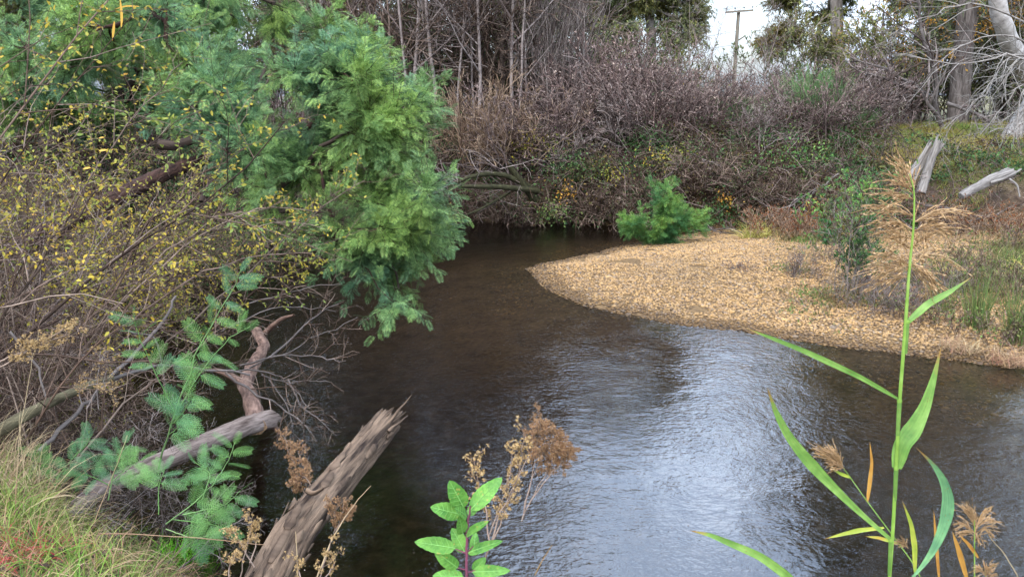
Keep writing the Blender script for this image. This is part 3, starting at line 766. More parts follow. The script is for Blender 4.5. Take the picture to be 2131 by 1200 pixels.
# ------------------------------------------------------------------ creepers with autumn leaves, hanging twigs
seed(66)
for i, (px, py, Y, w, hh, n_, mt, lab) in enumerate([(1200, 350, 18.9, 1.1, .4, 700, 'dark', 'dark green creeper clump right of the mossy willow limbs'), (1180, 400, 18.9, .3, .3, 90, 'orange', 'orange autumn leaves hanging over the far water edge'),
    (1270, 365, 18.8, .5, .3, 120, 'yellow', 'yellow-leaved creeper in the middle of the far bank face'), (1510, 415, 17.9, .3, .25, 80, 'orange', 'orange autumn leaves above the ochre tussock'), (1230, 335, 19, .9, .35, 420, 'dark', 'mid green creeper under the purple-grey shrubs'),
    (1650, 330, 18.2, .9, .5, 420, 'bushgreen', 'green creeper beneath the arching pale branch'), (1400, 330, 18.8, .8, .3, 350, 'yellow', 'olive-yellow creeper high on the far bank'), (1120, 300, 19.8, .9, .35, 400, 'yellow', 'olive-yellow creeper beside the drooping willow'), (1150, 440, 18.8, .5, .25, 300, 'rush', 'hanging sedge at the foot of the mossy limbs')]):
    c = P(px, py, Y); root = thing('autumn_creeper' if mt in ('orange', 'yellow') else 'creeper', c, lab, 'creeper')
    pts = c + rng.normal(size=(n_, 3)) * V(w * .45, .18, hh * .5); b = Buf(); place(b, LEAF2, pts, rdir(n_) + V(0, -.3, -.5), nrm(rng.normal(size=(n_, 3)) * .6 + V(0, -.7, .5)), rand(.04, .08, n_)); b.build('leaves', M[mt], root)
    k_ = 26; C = paths(c + rng.normal(size=(k_, 3)) * V(w * .4, .15, hh * .4) + V(0, .15, .1), rng.normal(size=(k_, 3)) * V(1, .4, .5), rand(.4, 1.0, k_) * w, 6, -.05, .2); b = Buf(); tubes(b, C, np.full((k_, 6), .006), 3); b.build('stems', M['tw_brown'], root)
# ------------------------------------------------------------------ bramble cover of the far bank (uncountable)
seed(71)
n = 60000
x = rand(-9, 14, n); y = rand(12, 24, n)
z, dr, db, fa, ri = height(x, y, True)
keep = (dr > -.12) & (dr < 3.2) & (y > 13) & (rng.random(n) < np.where(x > 8.5, .25, 1.)) 
bx, by, bz = x[keep], y[keep], z[keep]
b = Buf(); k = 3600
base = np.stack([bx, by, bz], 1)[:k]; N = len(base)
cl = fbm(base[:, 0] * .8, base[:, 1] * .8, 2, 44)
d = rdir(N) * V(1, 1, .4) + V(0, -.35, 1.0)
C = paths(base, d, rand(.5, 1.6, N) * (1 + .5 * cl), 7, -.16, .16, .12)
R = rand(.004, .010, N, 1) * np.linspace(1, .5, 7); tubes(b, C, R, 3, 0)
C2, R2 = kids(C, R, 4, .2, 1, 55, .45, 4, -.02, .2); tubes(b, C2, np.maximum(R2, .0045), 3, 0)
leaves_on(b, C, 5, LEAF1, .04, .08, .2, 1, 60, 1)
nm = 620; mc = base[rng.integers(0, N, nm)]; mr = rand(.25, .7, nm)
dm = rdir(nm * 110); dm[:, 2] = np.abs(dm[:, 2]); mrr = np.repeat(mr, 110); pm = np.repeat(mc, 110, 0) + dm * mrr[:, None] * V(1.1, 1.1, .8) * rand(.6, 1.05, len(dm), 1)
place(b, LEAF2, pm, nrm(rng.normal(size=dm.shape) + V(0, 0, -.3)), nrm(dm + V(0, 0, .6) + rng.normal(size=dm.shape) * .5), rand(.05, .11, len(dm)), 1)
sel = rng.random(len(C2)) < .6
leaves_on(b, C2[sel], 3, LEAF1, .03, .06, .1, 1, 60, 1)
tag(b.build('bramble_thicket', [M['tw_bramble'], M['dark']]), 'mass of dark brambles covering the far bank', 'brambles', kind='stuff')
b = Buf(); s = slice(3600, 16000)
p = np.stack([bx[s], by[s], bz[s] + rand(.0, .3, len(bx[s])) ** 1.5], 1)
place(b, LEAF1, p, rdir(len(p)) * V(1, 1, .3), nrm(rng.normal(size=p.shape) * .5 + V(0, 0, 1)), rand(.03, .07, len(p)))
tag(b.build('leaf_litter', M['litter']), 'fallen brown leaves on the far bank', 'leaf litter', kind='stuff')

# ground herbs and grass on the right bank
def blades(buf, pos, L, w, lean=.35, droop=.25, K=4, mi=0, dirv=None):
    N = len(pos); L = np.broadcast_to(L, (N,)); w = np.broadcast_to(w, (N,))
    d = nrm(rng.normal(size=(N, 3)) * lean * V(1, 1, .1) + V(0, 0, 1) + (0 if dirv is None else dirv))
    C = paths(pos, d, L, K, -droop * .5, .06, droop)
    side = nrm(np.cross(d, rng.normal(size=(N, 3))))
    ws = w[:, None] * np.linspace(1, .12, K)[None] * .5
    v = np.stack([C - side[:, None] * ws[..., None], C + side[:, None] * ws[..., None]], 2)      # N,K,2,3
    i = (np.arange(N) * K * 2)[:, None] + (np.arange(K - 1) * 2)[None]
    q = np.stack([i, i + 1, i + 3, i + 2], -1).reshape(-1, 4)
    buf.add(v.reshape(-1, 3), q, mi)
seed(81)
n = 90000; x = rand(5.5, 17, n); y = rand(15.5, 24, n)
z, dr, db, fa, ri = height(x, y, True)
k = (dr > .35) & (vnoise(x * .9, y * .9, 4) > .35 - .2 * (dr > 1.2)) & (x > 7.2); pos = np.stack([x[k], y[k], z[k]], 1)[:26000]
b = Buf(); blades(b, pos, rand(.06, .26, len(pos)), .014, .5, .3)
tag(b.build('bank_grass', M['bankgrass']), 'green and yellow grass on top of the right bank', 'grass', kind='stuff')
b = Buf(); k = (dr > -.2) & (y > 15.5); pos = np.stack([x[k], y[k], z[k] + .015], 1)[26000:36000]
place(b, LEAF1, pos, rdir(len(pos)) * V(1, 1, .2), nrm(rng.normal(size=pos.shape) * .35 + V(0, 0, 1)), rand(.03, .08, len(pos)))
tag(b.build('bank_leaf_litter', M['pale']), 'pale fallen leaves over the right bank grass', 'leaf litter', kind='stuff')

# ------------------------------------------------------------------ power pole
seed(3)
base = G(1525, 66); base[2] = 1.6
root = thing('power_pole', base, 'weathered timber power pole standing in the sky gap', 'power pole')
top = P(1523.5, 24, 66); top[0] = base[0] + .05
b = Buf(); T, R = trunkline([base + V(0, 0, -.5), (base + top) / 2, top], .18, .13, 10, .0); tubes(b, T, R, 12, attr=True)
tubes(b, np.array([top, top + V(0, 0, .02)]), np.array([.15, .001]), 12, attr=True); b.build('pole', M['timber'], root, attr=True)
def boxb(buf, c, sx, sy, sz, mi=0, ax=None):
    c = np.asarray(c, float); ax = np.eye(3) if ax is None else ax
    v = [c + ax[0] * i * sx / 2 + ax[1] * j * sy / 2 + ax[2] * k_ * sz / 2 for i in (-1, 1) for j in (-1, 1) for k_ in (-1, 1)]
    buf.add(np.array(v), [(0, 1, 3, 2), (4, 6, 7, 5), (0, 4, 5, 1), (2, 3, 7, 6), (0, 2, 6, 4), (1, 5, 7, 3)], mi, np.zeros((8, 3)) + np.array([[i * .1, k_ * .1, 0] for i in (-1, 1) for j in (-1, 1) for k_ in (-1, 1)]))
tl = math.radians(4)
axm = np.array([[math.cos(tl), 0, math.sin(tl)], [0, 1, 0], [-math.sin(tl), 0, math.cos(tl)]])
b = Buf(); boxb(b, top + V(0, -.24, -.02), 2.15, .12, .15, ax=axm); b.build('crossarm', M['timber'], root, smooth=False, attr=True)
ends = []
for s in (-1.02, -.35, .35, 1.02):
    e = top + V(s, -.24, -.02) + axm[2] * .07 + V(0, 0, s * math.sin(tl)); ends.append(e)
    b = Buf(); tubes(b, np.array([e, e + V(0, 0, .1), e + V(0, 0, .14), e + V(0, 0, .22), e + V(0, 0, .26)]), np.array([.02, .02, .055, .05, .02]), 8)
    b.build('insulator', M['wire'], root)
b = Buf(); T = np.array([top + V(.12, -.1, -2.15), top + V(.3, -.3, -2.0), top + V(.52, -.5, -1.85)]); tubes(b, T, np.array([.06, .05, .05]), 6)
b.build('bracket', M['timber'], root)
b = Buf()
for s, e in zip((-1, -.3, .3, 1), ends):
    for far in (V(-26, 48, 2.2), V(30, -70, 9)):
        if far[1] < 0 and abs(s) < .9: continue
        q = [e + (far) * t + V(0, 0, -4 * 1.0 * t * (1 - t) + .26) for t in np.linspace(0, 1, 14)]
        tubes(b, np.array(q), np.full(14, .012), 4)
for zz in (-1.5, -2.5):
    e = top + V(-.1, -.05, zz); q = [e + V(-26, 48, 1.2) * t + V(0, 0, -4 * t * (1 - t)) for t in np.linspace(0, 1, 14)]; tubes(b, np.array(q), np.full(14, .014), 4)
b.build('wires', M['wire'], root)
b = Buf()
# ------------------------------------------------------------------ wattles over the water
def PL(*q): return [P(*a) for a in q]
def lob(px, py, Y, rx, ry, n, dz=None):
    k = Y / FPX
    return (P(px, py, Y), (rx * k, (dz or .55), ry * k), n)
wa = lobed_tree('wattle_tree', 'tree', 'big feathery green wattle leaning out over the water at left', None,
    [V(-5.5, 7.2, gz(-5.5, 7.2)), P(60, 500, 7.3), P(190, 440, 7.4), P(330, 365, 7.7), P(450, 320, 8.4), P(590, 300, 8.5)], .12,
    [lob(745, 205, 7.9, 112, 52, 85), lob(655, 160, 8.1, 50, 22, 18), lob(835, 215, 7.8, 30, 40, 18), lob(690, 290, 7.8, 160, 60, 95), lob(760, 390, 7.6, 120, 38, 55), lob(820, 465, 7.5, 65, 22, 26),
     lob(790, 545, 7.4, 50, 32, 20), lob(735, 495, 7.5, 45, 25, 12), lob(835, 600, 7.3, 22, 18, 5), lob(915, 398, 7.5, 35, 9, 9), lob(890, 470, 7.5, 40, 12, 20), lob(520, 290, 8.1, 110, 70, 45), lob(600, 390, 7.8, 60, 40, 16), lob(490, 165, 8.7, 130, 90, 70, .7),
     lob(330, 100, 9.2, 170, 110, 90, .8), lob(150, 60, 9.6, 160, 90, 60, .8)],
    M['wattle'], M['bk_red'], tmpl=FROND_FAR, ls=(.07, .125), sprays=3, spl=.40, per=13, tipr=.0035, hang=.06, up=.03, clump=14, pref=.35, sd=301, sides=6, sag=-.05, ang=48, upn=.75, K=14)
wb = lobed_tree('wattle_tree', 'tree', 'darker wattle standing behind the big one, at upper left', None,
    [V(-8.2, 13.5, gz(-8.2, 13.5)), P(200, 260, 13.4), P(300, 150, 13.3), P(420, 60, 13.3), P(480, -60, 13.3)], .14,
    [lob(400, 20, 13.2, 160, 120, 120, 1.1), lob(700, 105, 12.8, 75, 45, 50, .6), lob(200, 0, 13, 180, 120, 90, 1), lob(350, -150, 13.2, 200, 110, 80, 1), lob(150, -150, 13.2, 220, 110, 60, 1), lob(300, 180, 13, 230, 80, 80, .9), lob(40, 150, 12, 90, 80, 50, .9)],
    M['wattle'], M['bk_dark'], tmpl=FROND_FAR, ls=(.14, .22), sprays=4, spl=.42, per=12, tipr=.006, hang=.12, clump=6, pref=.35, sd=302, sides=5, ang=48, upn=.7, K=12)
# dark second limb of the big wattle with its own bark showing through the leaves
seed(303)
b = Buf()
for pts, r0, r1 in [([(330, 300, 7.9), (430, 296, 8.0), (560, 322, 8.1), (650, 360, 8.0), (760, 420, 7.8)], .055, .02), ([(420, 420, 7.6), (480, 330, 7.9), (520, 200, 8.3), (560, 120, 8.6)], .035, .02),
                    ([(560, 420, 7.8), (640, 330, 7.7), (730, 270, 7.6), (800, 230, 7.6)], .028, .012), ([(560, 440, 7.7), (680, 440, 7.6), (800, 500, 7.4), (830, 600, 7.3)], .022, .008)]:
    T, R = trunkline(PL(*pts), r0, r1, 12, .15); tubes(b, T, R, 7, attr=True)
b.build('limb', M['bk_dark'], wa, attr=True)

# ------------------------------------------------------------------ thicket on the left bank
def thicket(name, cat, label, group, bases, h, dirv, n, levels, mat, r0, leaf=None, per=0, ls=(.02, .03), sd=1, K=9, grav=.08, wob=.09, up=.03, minr=.0013, tmpl=LEAF2, lt=.3, spread=.45, br=.15, hang=.15):
    seed(sd)
    bases = np.asarray(bases, float)
    root = thing(name, bases[0], label, cat, group)
    bs = bases[rng.integers(0, len(bases), n)] + rng.normal(size=(n, 3)) * V(br, br, 0)
    bs[:, 2] = height(bs[:, 0], bs[:, 1]) - .08
    d = V(*dirv) + rng.normal(size=(n, 3)) * V(spread, spread, .15)
    Pn = paths(bs, d, h * rand(.45, 1.1, n), K, up, wob, grav); R = r0 * rand(.5, 1.25, n, 1) * np.linspace(1, .3, K)[None]
    b = Buf(); tubes(b, Pn, R, 5, attr=True); b.build('stems', mat, root, attr=True)
    tb = Buf(); lb = Buf(); stems = Pn
    for i, (m_, lf, ang, t0) in enumerate(levels):
        Pn, R = kids(Pn, R, m_, t0, 1., ang, lf, 6, .0, wob * 1.5, .6, grav * .6); R = np.maximum(R, minr)
        tubes(tb, Pn, R, 3 if i else 4)
        if leaf is not None and i >= len(levels) - 2:
            sel = Pn[:, 0, 2] > lt if lt > 0.9 else Pn[:, 0, 2] > -9
            if sel.any(): leaves_on(lb, Pn[sel], per if i == len(levels) - 1 else max(1, per // 2), tmpl, ls[0], ls[1], .15, 1., 55, 0, .55, hang)
    if levels: tb.build('twigs', mat, root)
    if leaf is not None and lb.n: lb.build('leaves', leaf, root)
    return root
YG = 'yellow-leaved shrubs on the left bank'
thicket('yellow_leaved_shrub', 'shrub', 'nearest yellow-leaved shrub, filling the left edge above the dry grass', YG, [(-3.3, 4.3, 0), (-3.0, 4.0, 0), (-3.6, 4.8, 0)], 2.5, (.28, .15, 1), 14, [(11, .42, 48, .25), (6, .5, 50, .15)], M['tw_brown'], .011, M['yellow'], 4, (.02, .036), 311, lt=2.0)
thicket('yellow_leaved_shrub', 'shrub', 'yellow-leaved shrub in front of the dark wattle trunk', YG, [(-4.1, 5.7, 0), (-4.5, 6.2, 0)], 2.9, (.30, .05, 1), 18, [(11, .42, 48, .25), (6, .5, 50, .15)], M['tw_brown'], .012, M['yellow'], 4, (.022, .04), 312, lt=1.95)
thicket('yellow_leaved_shrub', 'shrub', 'taller yellow-leaved shrub at the upper left corner', YG, [(-4.6, 5.0, 0), (-5.2, 5.8, 0)], 3.6, (.22, .1, 1), 18, [(12, .4, 45, .3), (6, .5, 50, .15)], M['tw_brown'], .013, M['yellow'], 4, (.026, .045), 313, lt=2.3)
# sprigs of golden leaves reaching right, in front of the wattle
seed(314)
root = thing('golden_sprig_shrub', (-4.2, 6.4, gz(-4.2, 6.4)), 'long arching canes with golden sprigs reaching right over the water', 'shrub')
b0, b1, lb = Buf(), Buf(), Buf()
canes = [[(150, 760, 5.2), (300, 560, 5.4), (450, 440, 5.6), (560, 455, 5.8), (600, 470, 5.9)], [(120, 700, 5.4), (250, 520, 5.5), (400, 390, 5.7), (460, 350, 5.8)], [(330, 740, 5.6), (460, 620, 5.8), (590, 500, 6), (690, 420, 6.2), (760, 375, 6.3)],
         [(200, 650, 5), (330, 500, 5.2), (420, 400, 5.4), (440, 360, 5.5)], [(400, 720, 5.7), (500, 640, 5.8), (580, 560, 6), (640, 560, 6.1)], [(60, 600, 4.6), (170, 380, 4.8), (300, 220, 5), (380, 130, 5.2)], [(260, 620, 5.3), (400, 500, 5.5), (520, 430, 5.8), (660, 440, 6.1)],
         [(20, 660, 4.4), (130, 470, 4.6), (240, 340, 4.8), (420, 230, 5)], [(100, 800, 4.8), (220, 600, 5), (330, 420, 5.2), (520, 300, 5.6)], [(350, 600, 5.6), (480, 540, 5.8), (620, 520, 6), (680, 545, 6.1)]]
C = []
for cpts in canes:
    q = PL(*cpts); foot = q[0].copy(); foot = foot + V(-.35, .1, -.3); T, _ = trunkline([foot] + q, 1, 1, 14, .12); C.append(T)
C = np.array(C); R = np.full(C.shape[:2], .009) * np.linspace(1, .25, 14); tubes(b0, C, R, 5, attr=True)
C2, R2 = kids(C, R, 18, .25, 1, 42, .2, 6, 0, .14); R2 = np.maximum(R2, .0013); tubes(b1, C2, R2, 4)
C3, R3 = kids(C2, R2, 4, .2, 1, 45, .5, 4, 0, .15); tubes(b1, C3, np.maximum(R3, .0012), 3)
k = (C2[:, 3, 0] > -3.9)
leaves_on(lb, C3[np.repeat(rng.random(len(C2)) < .7, 4)], 3, LEAF2, .022, .04, .1, 1, 55, 0, .5, .2); leaves_on(lb, C2[::2], 4, LEAF2, .022, .04, .3, 1, 55, 0, .5, .2)
b0.build('canes', M['tw_brown'], root, attr=True); b1.build('twigs', M['tw_brown'], root); lb.build('leaves', M['yellow'], root)
# single large orange leaves caught in the canes
seed(315)
for px, py, Y, s, lab in [(205, 315, 4.6, .05, 'single orange leaf caught in the canes below the yellow shrub'), (205, 288, 4.7, .035, 'small orange leaf just above the larger one'), (172, 352, 4.5, .045, 'pale peach leaf caught low in the canes')]:
    bb = Buf(); place(bb, LEAF2, P(px, py, Y)[None], V(1, .2, .2)[None], V(0, -.6, 1)[None], s); o = bb.build('caught_leaf', M['orange'], None); tag(o, lab, 'leaf')
root = thing('yellow_strap_plant', P(250, 190, 6.5), 'bright yellow strap leaves hanging in the wattle at upper left', 'plant')
for pts, w in [([(250, 0, 6.5), (254, 35, 6.5), (252, 62, 6.5)], .02), ([(238, 45, 6.4), (236, 65, 6.4), (234, 85, 6.4)], .02), ([(290, 14, 6.4), (262, 12, 6.5), (238, 20, 6.4)], .012)]:
    q = np.array(PL(*pts)); T, _ = trunkline(q, 1, 1, 8, 0); d_ = nrm(np.cross(T[-1] - T[0], V(0, 1, 0))); ww = w * np.sin(np.linspace(.35, PI - .1, 8)) * .5
    v = np.stack([T - d_ * ww[:, None], T + d_ * ww[:, None]], 1).reshape(-1, 3); bb = Buf(); bb.add(v, [(2 * i, 2 * i + 1, 2 * i + 3, 2 * i + 2) for i in range(7)]); bb.build('leaf', M['orange'], root)

BG = 'bare tangled shrubs on the left bank'
lv = [(11, .5, 50, .12), (7, .5, 52, .15), (3, .5, 50, .2)]
thicket('bare_tangled_shrub', 'shrub', 'leafless tangled shrub behind the golden seedhead at the left edge', BG, [(-3.2, 4.6, 0), (-2.9, 4.3, 0), (-3.5, 4.9, 0)], 1.35, (.35, .1, 1), 16, lv, M['tw_brown'], .009, None, sd=321, spread=.6, wob=.12)
thicket('bare_tangled_shrub', 'shrub', 'leafless tangled shrub over the dark water left of the wattle sapling', BG, [(-3.9, 5.7, 0), (-4.2, 6.0, 0), (-3.6, 5.3, 0)], 1.5, (.6, .0, .8), 18, lv, M['tw_brown'], .009, None, sd=322, spread=.6, wob=.12)
thicket('bare_tangled_shrub', 'shrub', 'leafless shrub drooping to the water below the dark wattle trunk', BG, [(-4.9, 7.1, 0), (-5.1, 7.6, 0), (-4.7, 6.6, 0)], 1.9, (.75, .0, .7), 20, lv, M['tw_brown'], .010, M['yellow'], 1, (.025, .04), 323, spread=.6, wob=.12, grav=.15)
thicket('bare_tangled_shrub', 'shrub', 'leafless olive-brown shrub drooping at the back of the left bank', BG, [(-5.7, 9.0, 0), (-5.9, 10, 0), (-6.0, 11.5, 0)], 2.6, (.7, -.1, .8), 26, lv, M['tw_brown'], .012, M['yellow'], 1, (.03, .05), 324, spread=.6, wob=.12, grav=.16, minr=.002)
thicket('bare_tangled_shrub', 'shrub', 'leafless shrub at the far left bend below the wattle crown', BG, [(-5.9, 13, 0), (-5.6, 15.5, 0), (-5.0, 17.2, 0)], 2.8, (.5, -.2, .8), 34, lv, M['tw_orange'], .014, M['dark'], 2, (.04, .06), 325, spread=.7, wob=.12, grav=.15, minr=.0025)
thicket('bare_tangled_shrub', 'shrub', 'grey twig tangle at the left edge at mid height', BG, [(-4.0, 5.0, 0), (-4.4, 5.6, 0)], 2.0, (.25, .1, 1), 16, lv, M['tw_grey'], .010, M['yellow'], 1, (.022, .04), 326, spread=.55, wob=.11, lt=1.4)
thicket('bare_tangled_shrub', 'shrub', 'low brown tangle at the water edge behind the mossy log', BG, [(-3.4, 5.2, 0), (-2.8, 4.9, 0), (-2.4, 4.4, 0)], .95, (.3, .1, .8), 22, lv, M['tw_red'], .007, None, sd=327, spread=.8, wob=.14)
# leaf litter and brambles of the left bank
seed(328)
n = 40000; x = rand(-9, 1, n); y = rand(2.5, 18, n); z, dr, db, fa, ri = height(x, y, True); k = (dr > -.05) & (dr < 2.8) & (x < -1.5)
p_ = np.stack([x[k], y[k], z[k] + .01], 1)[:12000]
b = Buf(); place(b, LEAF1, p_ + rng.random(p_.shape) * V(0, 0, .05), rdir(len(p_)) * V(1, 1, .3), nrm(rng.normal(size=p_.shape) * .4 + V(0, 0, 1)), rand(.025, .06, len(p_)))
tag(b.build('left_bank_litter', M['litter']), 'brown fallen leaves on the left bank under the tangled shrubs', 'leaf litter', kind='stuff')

# ------------------------------------------------------------------ logs
def log(buf, pts, r0, r1, K=60, sides=28, rough=.12, mi=0, jag=0., wob=.1, groove=5., sd=1):
    T, R = trunkline(pts, r0, r1, K, wob)
    for _ in range(3): T[1:-1] = .25 * T[:-2] + .5 * T[1:-1] + .25 * T[2:]
    L = np.concatenate([[0], np.cumsum(np.linalg.norm(np.diff(T, axis=0), axis=1))])
    tn = nrm(np.gradient(T, axis=0)); ref = V(.1, 0, 1) if abs(tn[:, 2]).mean() < .8 else V(1, 0, 0)
    A = nrm(np.cross(tn, ref)); B = np.cross(tn, A)
    an = np.arange(sides) * 2 * PI / sides
    ca, sa = np.cos(an), np.sin(an)
    LL, CC = np.meshgrid(L, ca, indexing='ij'); _, SS = np.meshgrid(L, sa, indexing='ij')
    nz = fbm(CC * groove + 9, SS * groove + LL * 1.3 / max(r0, .02) * .12, 4, sd) + .5 * fbm(CC * groove * 2.7, SS * groove * 2.7 + LL * 2.2, 4, sd + 5) + .8 * fbm(CC * 1.2 + LL * 2, SS * 1.2, 2, sd + 9)
    rr = R[:, None] * (1 + rough * nz)
    j = np.zeros((K, sides))
    if jag:
        jn = np.abs(fbm(ca * 3.1 + 3, sa * 3.1 + 7, 3, sd + 3)) * 2 + .25 * rng.random(sides) + .45 * (ca * .8 + sa * .6 > .1)
        w = sst(.86, 1, np.linspace(0, 1, K)); j = w[:, None] * jn[None] * jag
    V3 = T[:, None] + rr[..., None] * (ca[None, :, None] * A[:, None] + sa[None, :, None] * B[:, None]) + tn[:, None] * j[..., None]
    k = np.arange(K - 1)[:, None] * sides; jj_ = np.arange(sides)[None]; j2 = (jj_ + 1) % sides
    q = np.stack([k + jj_, k + j2, k + sides + j2, k + sides + jj_], -1).reshape(-1, 4)
    at = np.stack([ca[None] * R[:, None], sa[None] * R[:, None], np.repeat(L[:, None], sides, 1)], -1).reshape(-1, 3)
    buf.add(V3.reshape(-1, 3), q, mi, at)
    # broken end, sunk inwards
    e = V3[-1]; c = T[-1] - tn[-1] * r1 * .9; inner = c + (e - T[-1]) * .45 - tn[-1] * r1 * .1
    vv = np.concatenate([e, inner, c[None]]); s_ = sides
    f = [(i, (i + 1) % s_, s_ + (i + 1) % s_, s_ + i) for i in range(s_)] + [(s_ + i, s_ + (i + 1) % s_, 2 * s_, -1) for i in range(s_)]
    buf.add(vv, f, 1, np.concatenate([at[-sides:], at[-sides:] * .5, at[-1:] * 0]))
    # near end cap
    e = V3[0]; buf.add(np.concatenate([e, T[:1]]), [((i + 1) % s_, i, s_, -1) for i in range(s_)], 1, np.concatenate([at[:sides], at[:1] * 0]))
    return T, R, A, B
seed(331)
base = P(520, 1290, 2.75); 
root = thing('broken_log', base, 'weathered broken log jutting from the near bank over the water with a splintered end', 'log')
b = Buf(); T, R, A, B = log(b, [P(440, 1420, 2.55), base, P(610, 1115, 3.2), P(715, 985, 3.9), P(800, 885, 4.55)], .100, .076, 150, 64, .18, jag=.10, groove=4.5, sd=7)
# loose bark plates and splinters
for _ in range(90):
    i = rng.integers(8, 140); a = rng.random() * 2 * PI
    nn = A[i] * math.cos(a) + B[i] * math.sin(a); tn_ = nrm(T[min(i + 3, 149)] - T[i - 3]); s_ = nrm(np.cross(tn_, nn))
    L_ = rand(.05, .22); w = rand(.006, .025); c0 = T[i] + nn * (R[i] * rand(1.0, 1.1)); lift = rand(.0, .02)
    K = 5; t = np.linspace(0, 1, K)[:, None]
    mid = c0 + tn_ * L_ * t + nn * lift * t * t; ww = w * np.sin(np.linspace(.4, 2.9, K))[:, None] * (1 + .3 * rng.normal(size=(K, 1)))
    th = .004
    v = np.concatenate([mid - s_ * ww, mid + s_ * ww, mid - s_ * ww - nn * th, mid + s_ * ww - nn * th])
    f = []
    for k_ in range(K - 1): f += [(k_, k_ + K, k_ + 1 + K, k_ + 1), (k_, k_ + 1, k_ + 1 + 2 * K, k_ + 2 * K), (k_ + K, k_ + 3 * K, k_ + 1 + 3 * K, k_ + 1 + K)]
    at = np.concatenate([np.stack([np.full(K, math.cos(a) * .1), np.full(K, math.sin(a) * .1), t[:, 0] * L_ + i * .02], 1)] * 4)
    b.add(v, f, 0, at)

for dx, dy, L_, r_ in [(14, -22, .17, .018), (-18, -6, .13, .022), (2, -4, .12, .025), (24, 2, .09, .015), (-8, -14, .10, .012), (8, 4, .14, .02)]:
    s0 = P(806 + dx * .9, 880 + dy * .6, 4.5); s1 = P(806 + dx + 26, 880 + dy - 24, 4.62 + rand(-.05, .05))
    T_, R_ = trunkline([s0 - (s1 - s0) * .7, s0, s0 + (s1 - s0) * (L_ / .12)], r_, .002, 6, .05); tubes(b, T_, R_, 5, 0, attr=True)
b.build('trunk', [M['bk_log'], M['heart']], root, attr=True)
b = Buf(); T_, R_ = trunkline(PL((640, 1020, 3.42), (652, 1030, 3.38), (672, 1015, 3.4)), .016, .008, 6); tubes(b, T_, R_, 6, attr=True)
b.build('knot', M['bk_log'], root, attr=True)

seed(332)
root = thing('forked_log', P(225, 1005, 4.4), 'grey log lying along the near bank with its fork reaching over the dark water', 'log')
b = Buf(); log(b, [P(120, 1090, 4.0), P(215, 1012, 4.4), P(390, 935, 4.9), P(500, 890, 5.4), P(556, 872, 5.8)], .05, .072, 70, 28, .12, jag=.08, sd=17); b.build('trunk', [M['bk_tan'], M['bk_tan']], root, attr=True)
b = Buf(); log(b, [P(535, 890, 5.6), P(528, 850, 5.9), P(508, 800, 6.6), P(530, 755, 7.4), P(552, 720, 8.0), P(535, 690, 8.6)], .066, .05, 70, 24, .16, jag=.05, sd=27, wob=.3); b.build('fork', [M['bk_pink'], M['heart']], root, attr=True)
b = Buf(); log(b, [P(520, 890, 5.6), P(560, 880, 5.8), P(575, 893, 5.9)], .05, .02, 16, 12, .2, sd=28); b.build('stub', [M['bk_pink'], M['heart']], root, attr=True); b = Buf(); T_, R_ = trunkline(PL((508, 800, 6.6), (470, 775, 6.7), (445, 770, 6.8)), .04, .02, 10); tubes(b, T_, R_, 8, attr=True); b.build('stub', M['bk_pink'], root, attr=True); b = Buf()
T_, R_ = trunkline(PL((545, 700, 8.6), (580, 665, 8.4), (612, 655, 8.2)), .04, .012, 10); tubes(b, T_, R_, 8, attr=True); b.build('stub', M['bk_pink'], root, attr=True)
# thin bare branches fanning over the water from the fork
root = thing('fallen_bare_branch', P(480, 772, 6.4), 'bare grey branch fanning fine twigs over the water beside the forked log', 'branch')
b0 = Buf(); fan = [[(455, 770, 6.3), (560, 775, 6.2), (600, 790, 6.1), (645, 850, 5.9)], [(520, 765, 6.3), (600, 730, 6.3), (660, 700, 6.3), (745, 660, 6.3)], [(500, 760, 6.3), (600, 732, 6.1), (680, 745, 6.0), (720, 750, 5.9)], [(545, 780, 6.3), (600, 800, 6.1), (640, 790, 6), (690, 795, 5.9)],
    [(560, 745, 6.3), (620, 690, 6.4), (665, 650, 6.5), (705, 632, 6.5)], [(470, 775, 6.2), (560, 830, 6.0), (620, 870, 5.8), (645, 900, 5.8)], [(460, 690, 6.5), (560, 640, 6.6), (640, 635, 6.6), (700, 648, 6.6)], [(470, 640, 6.7), (560, 620, 6.8), (630, 600, 6.8), (710, 590, 6.8)], [(560, 790, 6.2), (600, 850, 6.0), (610, 900, 5.9), (640, 940, 5.8)], [(600, 790, 6.1), (630, 850, 6), (660, 870, 5.9), (700, 905, 5.8)]]
C = np.array([trunkline(PL(*c), 1, 1, 12, .12)[0] for c in fan]); R = np.linspace(.011, .003, 12)[None] * rand(.6, 1.1, len(C), 1); tubes(b0, C, R, 5, attr=True); b0.build('limb', M['bk_grey'], root, attr=True)
b1 = Buf(); C2, R2 = kids(C, R, 10, .2, 1, 48, .33, 6, .02, .14); R2 = np.maximum(R2, .0016); tubes(b1, C2, R2, 4); C3, R3 = kids(C2, R2, 3, .25, 1, 45, .5, 4, .02, .15); tubes(b1, C3, np.maximum(R3, .0014), 3); b1.build('twigs', M['tw_brown'], root)

